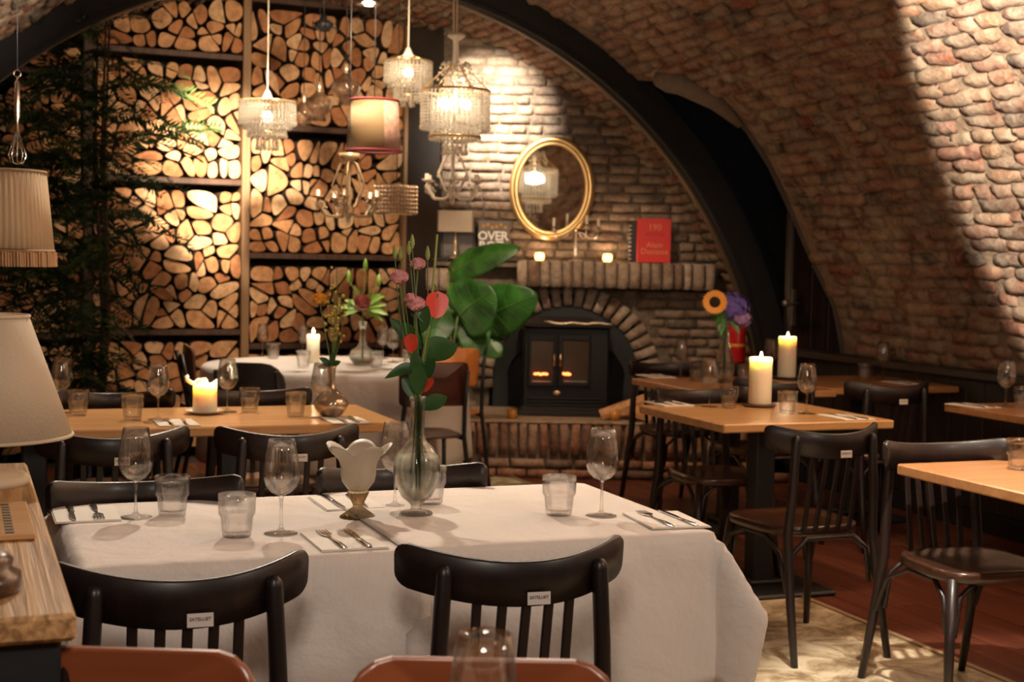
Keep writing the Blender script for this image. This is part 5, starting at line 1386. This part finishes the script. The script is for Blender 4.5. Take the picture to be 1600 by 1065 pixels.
# ---------------------------------------------------------------- hanging lights
cr = M['crystal']; gw = simple('gilt_wire', (.70, .50, .25), .3, .9); wcord = simple('pale_cord', (.75, .66, .55), .5)
glowc = simple('lit_bulb', (1, .8, .6), .5, emit=(1, .78, .55), estr=40)
def ceil_z(P):
    u, v = to_uv(P); return ZC+math.sqrt(max(.01, RV*RV-(u-UC)**2))
def strand_ring(b, r, z0, ln, n, bead=.006, gap=.0145, ph=0, rx=None):
    for k in range(n):
        a = 2*PI*k/n+ph; x, y = (r*math.cos(a), r*math.sin(a)); z = z0; c = 0
        while z > z0-ln:
            b.ball((x, y, z), bead*(1.5 if c and z-gap <= z0-ln else 1), 5, 3, sc=(1, 1, 1.15)); z -= gap; c += 1
def crystal_pendant(px, pyt, pyb, d, wpx, tiers, label, power, bead=.0075, cord_mat=None, lit=True, dense=1.0):
    T = aty(px, pyt, d); Bt = aty(px, pyb, d); t = thing('crystal_pendant_lamp', label, 'pendant lamp', T)
    rr = wpx/2/FPX*d; hgt = T.z-Bt.z; cz = ceil_z(T)-T.z
    b = MB(); b.tube([(0, 0, 0), (0, 0, cz)], .004, 6); b.build('cord', cord_mat or wcord, t)
    b = MB(); b.lathe([(0, .03), (.01, .03), (.03, -.012), (.045, -.02), (0, -.02)], 16); b.build('canopy', wcord, t)
    b = MB()
    for (f, z0, ln, n) in tiers:
        b.tube([(rr*f*math.cos(a), rr*f*math.sin(a), -hgt*z0+.006) for a in [2*PI*i/24 for i in range(24)]], .005, 5, close=True)
    for k in range(4):
        a = k*PI/2; b.tube([(0, 0, -.01), (rr*tiers[0][0]*math.cos(a), rr*tiers[0][0]*math.sin(a), -hgt*tiers[0][1]+.006)], .003, 5)
    b.build('wire_frame', gw, t)
    for (f, z0, ln, n) in tiers:
        b = MB(); strand_ring(b, rr*f, -hgt*z0, hgt*ln, int(n*dense), bead, bead*2.25); b.build('crystal_strands', cr, t, fix=False)
    if lit:
        b = MB(); b.ball((0, 0, -hgt*.38), .028, 12, 8, sc=(1, 1, 1.2)); b.build('bulb', glowc, t)
        l = lamp('POINT', (0, 0, -hgt*.38), power, (1, .78, .52), None, .03, name='lamp_light'); l.parent = t
    return t
crystal_pendant(418, 150, 236, 8.3, 86, [(1, .12, .42, 44), (.85, .14, .46, 34), (.68, .45, .30, 28), (.38, .68, .30, 16)], 'brightly lit two-tier crystal pendant lamp in front of the firewood', 11)
crystal_pendant(638, 82, 168, 8.5, 74, [(1, .18, .42, 40), (.82, .2, .45, 30), (.58, .5, .42, 20), (.25, .8, .2, 6)], 'clear crystal drum pendant lamp with white cord, before the black panel', 1.5)
# large gilt chandelier
T = aty(712, 128, 8.0); t = thing('crystal_chandelier', 'large gilt and crystal drum chandelier hanging in front of the chimney wall', 'chandelier', T)
k_ = 8.0/FPX
b = MB(); b.tube([(0, 0, -.24), (0, 0, ceil_z(T)-T.z)], .006, 8); b.tube([(-.01+.008*math.sin(z*25), 0, z*.05) for z in range(0, int((ceil_z(T)-T.z)*20))], .006, 6); b.build('stem', simple('cream_chain', (.78, .62, .42), .5), t)
b = MB(); b.lathe([(0, .23), (.045, .24), (.05, .225), (.012, .2), (.016, .12), (.008, .08), (.02, .03), (0, .02)], 14, M=Matrix.Translation((0, 0, .02))); b.build('bobeche', wcord, t)
rr = 53*k_
b = MB(); b.tube([(.75*rr*math.cos(a), .75*rr*math.sin(a), -.30) for a in [2*PI*i/30 for i in range(30)]], .008, 6, close=True); b.build('lower_ring', M['gold'], t)
b = MB(); b.tube([(rr*math.cos(a), rr*math.sin(a), -.05) for a in [2*PI*i/30 for i in range(30)]], .008, 6, close=True)
for k in range(6):
    a = k*PI/3; b.tube([(0, 0, .05), (.04*math.cos(a), .04*math.sin(a), .09), (rr*math.cos(a), rr*math.sin(a), -.05)], .004, 5)
b.build('upper_ring', M['gold'], t)
for k in range(8):
    a = k*PI/4+.2; b = MB(); r_ = .085
    for j in range(12):
        q_ = j/11; ang = PI*q_; b.ball(((.03+r_*q_)*math.cos(a)*1.0, (.03+r_*q_)*math.sin(a), .20*math.sin(ang*.8+.5)-.10+(.0)), .009, 5, 3)
    b.build('bead_arm', cr, t, fix=False)
b = MB(); strand_ring(b, rr, -.06, .20, 44, .0078, .0175); b.build('crystal_strands', cr, t, fix=False)
b = MB(); strand_ring(b, rr*.72, -.10, .22, 30, .0078, .0175); b.build('crystal_strands', cr, t, fix=False)
b = MB(); strand_ring(b, rr*.35, -.28, .12, 14, .008, .018); b.build('crystal_strands', cr, t, fix=False)
for k in range(4):
    a = k*PI/2+.6; b = MB(); b.ball((.08*math.cos(a), .08*math.sin(a), -.12), .018, 10, 6, sc=(1, 1, 1.5)); b.build('bulb', glowc, t)
l = lamp('POINT', (0, 0, -.12), 2.5, (1, .8, .55), None, .05, name='lamp_light'); l.parent = t
# armed chandeliers
def armed(px, pyt, pyb, d, reach, label, mat, narm=5, rot=0, scale=1.0, name='glass_arm_chandelier'):
    T = aty(px, pyt, d); Bt = aty(px, pyb, d); hgt = T.z-Bt.z; t = thing(name, label, 'chandelier', T)
    b = MB(); b.tube([(0, 0, 0), (0, 0, ceil_z(T)-T.z)], .003, 5); b.build('cord', M['black'], t)
    b = MB(); b.lathe([(0, 0), (.03, -.005), (.06, .012), (.045, -.02), (.012, -.03), (.008, -hgt*.45), (.02, -hgt*.5), (.012, -hgt*.75), (.035, -hgt*.82), (.025, -hgt*.9), (0, -hgt*.93)], 12); b.build('stem', mat, t)
    for k in range(narm):
        a = rot+2*PI*k/narm; d_ = Vector((math.cos(a), math.sin(a), 0)); z = -hgt*.82
        b = MB(); b.tube([Vector((0, 0, z)), d_*reach*.35+Vector((0, 0, z-.035)), d_*reach*.75+Vector((0, 0, z-.03)), d_*reach+Vector((0, 0, z+.03)), d_*reach+Vector((0, 0, z+.06))], .009, 7); b.build('arm', mat, t)
        b = MB(); b.lathe([(0, 0), (.03, .01), (.034, .018), (.014, .008), (.013, .05), (0, .05)], 10, M=Matrix.Translation(d_*reach+Vector((0, 0, z+.06)))); b.build('candle_cup', mat, t)
        b = MB(); b.tube([Vector((0, 0, -.01)), d_*.05+Vector((0, 0, -.05)), d_*.095+Vector((0, 0, -hgt*.45)), d_*.05+Vector((0, 0, -hgt*.75)), Vector((0, 0, -hgt*.82))], .0055, 6); b.build('scroll', mat, t)
        b = MB()
        for j in range(7): q_ = j/6; b.ball(d_*(.1+(reach-.1)*q_)+Vector((0, 0, z+.10-.09*math.sin(PI*q_)-.02*q_)), .007, 5, 3)
        for j in range(3): b.ball(d_*reach*(.98)+Vector((.02*math.cos(j*2.1), .02*math.sin(j*2.1), z+.03-.018*(j % 2))), .009, 5, 4, sc=(.8, .8, 1.7))
        b.build('crystal_drops', cr, t, fix=False)
    b = MB(); b.ball((0, 0, -hgt*.96), .016, 8, 6, sc=(1, 1, 1.5)); b.build('finial', cr, t)
    return t
cg = simple('champagne_metal', (.60, .43, .26), .35, .5)
armed(546, 243, 348, 8.0, .17, 'champagne scroll-arm chandelier with crystal drops before the firewood', cg, 5, -.35)
armed(708, 232, 318, 8.5, .165, 'lower crystal chandelier with curved glass arms below the gilt drum', simple('milky_glass_arm', (.62, .52, .42), .2, 0, coat=.6), 6, .5)
# fabric drum shade with red trim
T = aty(585, 157, 8.2); k_ = 8.2/FPX; h_ = 78*k_; t = thing('fabric_lampshade', 'hanging cream fabric lampshade with red trim and a floral side panel', 'lampshade', T)
b = MB(); b.tube([(0, 0, -.02), (0, 0, ceil_z(T)-T.z)], .003, 5); b.build('cord', M['black'], t)
fabric = simple('cream_linen_shade', (.20, .13, .065), .85, bump=.1, bscale=160); floral = simple('floral_panel', (.38, .22, .17), .85, var=.75, bscale=28)
r1_, r0_ = 37*k_, 43*k_
def sector(r_top, r_bot, z0, z1, a0, a1, n=24, th=.003):
    b = MB(); vs = []
    for i in range(n+1):
        a = a0+(a1-a0)*i/n
        for (r_, z_) in ((r_top, z1), (r_bot, z0), (r_bot-th, z0), (r_top-th, z1)): vs.append(Vector((r_*math.cos(a), r_*math.sin(a), z_)))
    b.add(vs, [(i*4+j, i*4+(j+1) % 4, i*4+4+(j+1) % 4, i*4+4+j) for i in range(n) for j in range(4)], 0, None, True); return b
sector(r1_, r0_, -h_, 0, R(-64), R(220), 40).build('fabric', fabric, t); sector(r1_, r0_, -h_, 0, R(220-360+360), R(296), 12).build('fabric', fabric, t)
for a0, a1 in ((-62, -8),): sector(r1_+.002, r0_+.002, -h_+.01, -.01, R(a0), R(a1), 14).build('floral_panel', floral, t)
rt = simple('red_trim', (.12, .008, .008), .8)
for (r_, z_) in ((r1_, 0), (r0_, -h_)):
    b = MB(); b.tube([(r_*math.cos(a), r_*math.sin(a), z_) for a in [2*PI*i/32 for i in range(32)]], .0075, 6, close=True); b.build('red_trim', rt, t)
b = MB(); b.tube([(-r1_, 0, 0), (r1_, 0, 0)], .003, 5); b.build('spider', M['black'], t)
# bead basket shade
T = aty(620, 290, 8.6); k_ = 8.6/FPX; t = thing('bead_box_lampshade', 'rectangular hanging shade of stacked amber beads beside the black panel', 'lampshade', T)
b = MB(); b.tube([(0, 0, -.005), (0, 0, ceil_z(T)-T.z)], .003, 5); b.build('cord', M['black'], t)
hw = 32*k_; bm = simple('amber_bead', (.42, .27, .17), .25, .2, coat=.5)
for k in range(7):
    z = -.012-.024*k; b = MB()
    pp = [(-hw, -.05, z), (hw*.15, -.11, z), (hw, -.04, z), (hw*.0, .08, z)]
    for i in range(4):
        A, C_ = Vector(pp[i]), Vector(pp[(i+1) % 4]); n = int((C_-A).length/.02)
        for j in range(n): b.ball(A.lerp(C_, j/n), .0105, 6, 4)
    b.build('bead_row', bm, t, fix=False)
b = MB()
for z in (0, -.168): b.tube([(p[0], p[1], z) for p in pp], .004, 5, close=True)
for p in pp: b.tube([(p[0], p[1], 0), (p[0], p[1], -.168)], .003, 5); b.tube([(0, 0, -.002), (p[0], p[1], 0)], .0025, 5)
b.build('wire_frame', gw, t)
# blown glass globes and the dark socket
gg = thinglass('pale_amber_glass', (.62, .40, .22), 2.5, .6, .35)
for (px, pyt, pyb, w_, lab) in ((475, 146, 196, 42, 'leftmost ribbed glass globe pendant in front of the firewood'), (499, 128, 188, 42, 'middle ribbed glass globe pendant in front of the firewood'), (541, 100, 163, 46, 'onion-shaped glass globe pendant beside the fabric lampshade')):
    d = 8.8; T = aty(px, pyt, d); k_ = d/FPX; hgt = (pyb-pyt)*k_; t = thing('glass_globe_pendant', lab, 'pendant lamp', T); r_ = w_/2*k_
    b = MB(); b.tube([(0, 0, 0), (0, 0, ceil_z(T)-T.z)], .0028, 5); b.build('cord', M['black'], t)
    b = MB(); b.lathe([(0, .0), (.012, 0), (.016, -.03), (.014, -.05), (.02, -.06), (0, -.06)], 12); b.build('socket', M['smoked'], t)
    rib = lambda r, z, a: (r*(1+.03*math.cos(a*14)), z)
    z0 = -.055; g = hgt-.055
    pr = [(.02, z0), (.03, z0-g*.08), (r_*.8, z0-g*.25), (r_, z0-g*.45), (r_*.85, z0-g*.66), (r_*.45, z0-g*.82), (r_*.52, z0-g)]
    pr += [(a-.003, z_) for a, z_ in pr[::-1]]
    b = MB(); b.lathe(pr, 42, fn=rib); b.build('globe', gg, t)
T = aty(506, 22, 8.6); t = thing('dark_pendant_socket', 'small dark iron pendant near the top of the firewood', 'pendant lamp', T)
b = MB(); b.tube([(0, 0, 0), (0, 0, ceil_z(T)-T.z+.01)], .004, 6); b.build('cord', M['black'], t)
b = MB(); b.lathe([(0, 0), (.015, 0), (.02, -.03), (.06, -.055), (.055, -.075), (.03, -.1), (0, -.1)], 16); b.build('iron_cup', M['iron'], t)
for k in range(5):
    a = k*2*PI/5; b = MB(); b.tube([(.03*math.cos(a), .03*math.sin(a), -.06), (.075*math.cos(a), .075*math.sin(a), -.085), (.07*math.cos(a), .07*math.sin(a), -.05)], .005, 5); b.build('hook', M['iron'], t)
T = aty(576, 4, 8.2); t = thing('ceiling_glass_light', 'small lit clear glass ceiling light at the top edge', 'ceiling light', T)
b = MB(); b.tube([(0, 0, 0), (0, 0, ceil_z(T)-T.z)], .006, 6); b.build('rod', M['black'], t)
b = MB(); b.lathe([(.01, .01), (.05, .0), (.075, -.012), (.05, -.02), (.02, -.02)], 24); b.build('glass_dish', M['glass2'], t)
b = MB(); b.ball((0, 0, -.004), .024, 10, 6, sc=(1, 1, .6)); b.build('bulb', glowc, t)
# crystal lamp near the viewer's side that the mirror shows is skipped: nothing of it is in the frame
# whisk hanging at the left
P = aty(27, 117, 5.0); t = thing('hanging_whisk', 'steel balloon whisk hanging from the vault at the upper left', 'whisk', P)
k_ = 5.0/FPX; L0 = 55*k_; L1 = 88*k_; tot = 138*k_
b = MB(); b.tube([(.012*math.cos(a), 0, .012*math.sin(a)+.004) for a in [2*PI*i/12 for i in range(12)]], .0022, 6, close=True); b.build('ring', M['chrome'], t)
b = MB(); b.tube([(0, 0, -.008), (0, 0, -.02), (0, 0, -.025), (0, 0, -L0-.02), (0, 0, -L0-.03), (0, 0, -L1)], [.003, .004, .0085, .0095, .005, .006], 10); b.build('handle', simple('brushed_steel', (.62, .52, .42), .25, 1), t)
b = MB()
for k in range(5):
    a = PI*k/5; d_ = Vector((math.cos(a), math.sin(a), 0)); w_ = 14*k_*1.0
    pts = [d_*.005+Vector((0, 0, -L1)), d_*w_*.6+Vector((0, 0, -L1-(tot-L1)*.4)), d_*w_+Vector((0, 0, -L1-(tot-L1)*.72)), d_*w_*.7+Vector((0, 0, -tot+.008)), Vector((0, 0, -tot))]
    pts += [Vector((-p.x, -p.y, p.z)) for p in pts[-2::-1]]
    b.tube(pts, .0016, 5, caps=False)
b.build('wires', M['chrome'], t, fix=False)
b = MB(); b.tube([(0, 0, .016), (0, 0, max(.03, ceil_z(P)-P.z+.005))], .0012, 5); b.build('wire_hook', M['black'], t)

# ---------------------------------------------------------------- side counter at the left
C0 = to_uv(atz(123, 958, .90)); C1 = to_uv(atz(40, 722, .90)); uR = (C0[0]+C1[0])/2; vN, vF = C0[1]-.0, C1[1]+.0
cc = uv(uR-.28, (vN+vF)/2); t = thing('side_counter', 'wooden side counter with a dark front at the left foreground', 'counter', cc, TH)
hv = (vF-vN)/2
b = MB(); b.bbox(-.28, -hv, .862, .28, hv, .90, .006); b.build('countertop', M['counter'], t)
b = MB(); b.bbox(-.27, -hv+.02, .0, .262, hv-.02, .862, .004); b.build('cabinet', M['black_panel'], t)
for k in range(3):
    b = MB(); y0 = -hv+.03+k*(2*hv-.06)/3; b.bbox(.262, y0+.008, .06, .276, y0+(2*hv-.06)/3-.008, .84, .004); b.build('door', M['dark_wood'], t)
def on_counter(px, py, z=.90): return atz(px, py, z)
# table lamp with cream cone shade
L = aty(-32, 705, 2.95); t = thing('table_lamp', 'table lamp with plain cream cone shade on the side counter', 'lamp', Vector((L.x, 2.95, .90)))
k_ = 2.95/FPX; zb = aty(60, 690, 2.95).z-.90+.012; zt = aty(20, 494, 2.95).z-.90; rb_, rt_ = 140*k_, 74*k_
sector(rt_, rb_, zb, zt, 0, 2*PI, 48).build('shade', M['sw'], t)
for (r_, z_) in ((rb_, zb), (rt_, zt)):
    b = MB(); b.tube([(r_*math.cos(a), r_*math.sin(a), z_) for a in [2*PI*i/40 for i in range(40)]], .004, 6, close=True); b.build('rim', M['sw'], t)
b = MB(); b.lathe([(0, 0), (.098, 0), (.100, .012), (.09, .022), (.04, .035), (.02, .06), (.015, zb+.03), (.02, zb+.1), (0, zb+.1)], 28); b.build('base', simple('cream_ceramic', (.62, .50, .36), .5), t)
b = MB(); b.ball((0, 0, zb+.13), .03, 12, 8, sc=(1, 1, 1.2)); b.build('bulb', simple('dim_bulb', (1, .8, .6), .5, emit=(1, .62, .3), estr=2), t)
l = lamp('POINT', (0, 0, zb+.13), 3.5, (1, .66, .36), None, .03, name='lamp_light'); l.parent = t
# fringed shade on a pole further back
L = aty(-8, 415, 4.5); t = thing('floor_lamp', 'floor lamp with pleated cream shade and fringe at the left edge', 'lamp', Vector((L.x, 4.5, 0)))
k_ = 4.5/FPX; zb = aty(40, 392, 4.5).z; zt = aty(40, 268, 4.5).z; rb_, rt_ = 88*k_, 76*k_
pl_ = lambda r, z, a: (r*(1+.012*math.cos(a*60)), z)
b = MB(); b.lathe([(rt_, zt), (rb_, zb), (rb_-.004, zb), (rt_-.004, zt)], 240, fn=pl_, close=True); b.build('shade', simple('pleated_fabric', (.60, .44, .28), .85), t)
b = MB(); b.lathe([(rt_+.003, zt+.004), (rt_+.005, zt-.006), (rt_-.005, zt-.006)], 40, close=True); b.lathe([(rb_+.003, zb+.006), (rb_+.006, zb-.004), (rb_-.004, zb-.004)], 40, close=True); b.build('trim', simple('fringe_band', (.32, .19, .09), .8), t)
b = MB(); hf = 24*k_
for k in range(130):
    a = 2*PI*k/130; r_ = rb_+.002+.003*math.sin(k*1.3); b.tube([(r_*math.cos(a), r_*math.sin(a), zb-.002), (r_*1.01*math.cos(a+.004), r_*1.01*math.sin(a+.004), zb-hf)], .0042, 4)
b.build('fringe', simple('fringe_thread', (.55, .33, .17), .9), t, fix=False)
b = MB(); b.lathe([(0, 0), (.15, 0), (.14, .02), (.03, .04), (.012, .08), (.012, zt-.02), (0, zt-.02)], 20); b.build('pole', M['dark_wood'], t)
b = MB(); b.tube([(-rt_, 0, zt-.01), (rt_, 0, zt-.01)], .004, 5); b.build('spider', M['black'], t)
# things on the counter: metal tongs, domino-patterned box, turned wooden base
P = on_counter(4, 752); t = thing('metal_bottle_opener', 'polished metal loop tool lying near the far end of the counter', 'tool', P, TH+R(70))
b = MB(); b.tube([(-.10, .02, .012), (-.02, .022, .014), (.03, .014, .016), (.045, 0, .016), (.03, -.014, .013), (-.02, -.02, .012), (-.10, -.02, .012)], .006, 8); b.build('loop', M['chrome'], t)
P = on_counter(-6, 818, .90); t = thing('slotted_wooden_board', 'thin pale wooden board with rows of square holes lying on the counter', 'board', P, TH)
b = MB(); b.bbox(-.10, -.17, .001, .058, .17, .010, .002); b.build('board', M['oak'], t)
for cx in (.018, -.004):
    for k in range(11):
        b = MB(); b.box(cx-.007, -.15+.028*k, .0095, cx+.007, -.136+.028*k, .0108); b.build('square_slot', M['black'], t)
P = on_counter(-46, 925); t = thing('turned_wood_base', 'turned dark wooden foot of an ornament at the near end of the counter', 'ornament', P)
b = MB(); b.lathe([(0, 0), (.066, 0), (.07, .01), (.068, .028), (.055, .034), (.058, .046), (.046, .058), (.024, .066), (.018, .09), (.026, .11), (.02, .13), (.014, .2), (0, .2)], 28); b.build('turned_foot', wood('turned_wood', (.05, .02, .01), (.10, .045, .02), .3, 'Z', 5, 12, .1, .4), t)

# ---------------------------------------------------------------- plants
fr_m = simple('fern_green', (.018, .040, .012), .6, var=.6, bscale=10); fr_m2 = simple('fern_green_light', (.045, .085, .02), .6, var=.5, bscale=10)
pb = aty(165, 560, 8.3); t = thing('tall_yew_plant', 'tall dark feathery evergreen plant standing before the left firewood bay', 'plant', Vector((pb.x-.05, 8.3, 0)))
b = MB(); b.lathe([(0, 0), (.15, 0), (.19, .3), (.17, .3), (.14, .25), (0, .25)], 24); b.build('pot', M['black'], t)
rg = random.Random(5)
for k in range(3):
    x = rg.uniform(-.1, .1); b = MB(); b.tube([(x*.3, 0, .25), (x, .03, 1.0), (x*1.5-.05, .0, 1.9), (x*2-.05, 0, 2.75)], [.016, .013, .010, .005], 6); b.build('trunk', M['bark'], t)
def frond(Ln, nl, seed, mat):
    r_ = random.Random(seed); b = MB(); pts = []
    for i in range(9):
        q_ = i/8; pts.append(Vector((Ln*q_, 0, .12*Ln*math.sin(q_*2.2)-.34*Ln*q_*q_)))
    b.tube(pts, [.004*(1-.7*i/8) for i in range(9)], 4, caps=False)
    for i in range(nl):
        q_ = .08+.92*i/nl; f = q_*8; j = min(7, int(f)); c = pts[j].lerp(pts[j+1], f-j); ll = .105*(1-.45*q_)*r_.uniform(.8, 1.1)
        for s in (-1, 1):
            D = Vector((.55+.25*r_.random(), s, r_.uniform(-.35, .15))).normalized(); Wd = Vector((-D.y, D.x, 0))*.0085
            b.add([c, c+D*ll*.45+Wd, c+D*ll, c+D*ll*.45-Wd], [(0, 1, 2), (0, 2, 3)])
    return b.mesh('frond', mat)
frs = [frond(.55, 26, i, fr_m if i % 3 else fr_m2) for i in range(6)]
for k in range(290):
    z = rg.uniform(.35, 2.75); a = rg.uniform(-PI*.95, PI*.15) if rg.random() < .8 else rg.uniform(0, 2*PI)
    ofs = Vector((rg.uniform(-.34, .06), rg.uniform(-.08, .12), z)); s_ = rg.uniform(.7, 1.15)*(1 if .8 < z < 2.4 else .8)
    o = link('frond', frs[k % 6], t); o.location = ofs; o.rotation_euler = (rg.uniform(-.9, .9), rg.uniform(-.5, .5), a); o.scale = (s_, s_, s_)
# low bushy plant at the foot
pb = aty(195, 590, 8.0); t = thing('low_fern', 'low bushy green fern on the floor below the middle firewood bay', 'plant', Vector((pb.x, 8.05, 0)))
b = MB(); b.lathe([(0, 0), (.12, 0), (.15, .26), (.13, .26), (0, .22)], 20); b.build('pot', M['black'], t)
b = MB(); b.tube([(0, 0, .2), (0, 0, .5)], .02, 6); b.build('trunk', M['bark'], t)
for k in range(40):
    o = link('frond', frs[(k*2+3) % 6], t); o.location = (rg.uniform(-.1, .1), rg.uniform(-.1, .1), rg.uniform(.3, .62)); o.rotation_euler = (rg.uniform(-.8, .8), rg.uniform(-.8, .1), rg.uniform(0, 6.28)); s_ = rg.uniform(.4, .65); o.scale = (s_, s_, s_)
# big-leaved plant by the fireplace
pm, nt, N, L_, P_ = newmat('philodendron_green')
tc = N.new('ShaderNodeTexCoord'); nz = N.new('ShaderNodeTexNoise'); nz.inputs['Scale'].default_value = 9; L_.new(tc.outputs['Object'], nz.inputs['Vector'])
rr_ = ramp(N, [(.35, (.012, .055, .008)), (.65, (.035, .15, .018))]); L_.new(nz.outputs['Fac'], rr_.inputs[0]); L_.new(rr_.outputs[0], P_.inputs['Base Color'])
P_.inputs['Roughness'].default_value = .4; P_.inputs['Transmission Weight'].default_value = 0
vein = simple('leaf_vein', (.10, .22, .03), .5)
base = Vector((aty(700, 640, 9.0).x, 9.0, 0)); t = thing('philodendron', 'big-leaved green philodendron in a pot left of the fireplace', 'plant', base)
b = MB(); b.lathe([(0, 0), (.14, 0), (.17, .3), (.15, .3), (0, .26)], 24); b.build('pot', simple('dark_pot', (.04, .025, .02), .5), t)
def bigleaf(bp, tp, wd, nrm, droop=.12, mat=pm):
    A = aty(*bp)-base; T_ = aty(*tp)-base; D = T_-A; Ln = D.length; Dn = D.normalized(); Sd = Dn.cross(nrm).normalized(); N2 = Sd.cross(Dn)
    n = 14; vs = []
    for i in range(n+1):
        q_ = i/n; w = wd/2*(math.sqrt(max(0, 1-((.36-q_)/.40)**2)) if q_ < .36 else max(0, 1-((q_-.36)/.65)**1.9)**.75); w = max(w, .002)
        c = A+D*q_+N2*(-.10*Ln*(q_-.5)**2*4+.05*Ln)-Vector((0, 0, droop*Ln*q_**2))
        for s in range(-5, 6):
            f_ = s/5; lob = 1-.10*abs(math.sin(q_*PI*5.5))*(abs(f_) > .9)
            vs.append(c+Sd*(w*f_*lob)+N2*(-.16*w*abs(f_)+.035*w*math.sin(q_*PI*6)*abs(f_))-Dn*(.25*w*abs(f_)**1.5*(1-q_)))
    b = MB(); b.add(vs, [(i*11+j, i*11+j+1, i*11+j+12, i*11+j+11) for i in range(n) for j in range(10)], 0, None, True)
    lf = b.build('leaf', mat, t, fix=False); sm = lf.modifiers.new('thickness', 'SOLIDIFY'); sm.thickness = .0015
    b = MB(); b.tube([vs[i*11+5]-N2*-.002 for i in range(n+1)], [.004*(1-.7*i/n) for i in range(n+1)], 5)
    for i in range(1, n-2, 3):
        for s in (0, 10):
            b.tube([vs[i*11+5]+N2*.003, vs[(i+1)*11+(5+s)//2]+N2*.003, vs[min(n, i+2)*11+s].lerp(vs[min(n, i+2)*11+5], .12)+N2*.003], .0011, 4)
    b.build('vein', vein, lf, fix=False)
    b = MB(); b.tube([Vector((0, 0, .25)), Vector((A.x*.35, A.y*.4, A.z*.75)), A], [.010, .008, .006], 6); b.build('stalk', green, t)
bigleaf((748, 500, 8.95), (838, 455, 8.8), .36, Vector((.35, -1, .25)), .05)
bigleaf((715, 495, 8.85), (770, 448, 8.75), .42, Vector((-.1, -1, .3)), .05)
bigleaf((700, 425, 9.1), (812, 386, 9.0), .24, Vector((.1, -.8, .6)), -.02)
bigleaf((735, 480, 9.0), (745, 555, 8.8), .26, Vector((.1, -1, .35)), .05)
bigleaf((700, 480, 9.0), (668, 540, 8.85), .24, Vector((-.3, -1, .35)), .1)
bigleaf((720, 500, 9.1), (782, 545, 8.9), .30, Vector((.2, -1, .3)), .1)
lamp('SPOT', uv(3.0, 6.6, 2.7), 32, (1, .9, .6), Vector((-.0, 8.9, 1.12)), .03, 14, .8)   # small spot on the plant
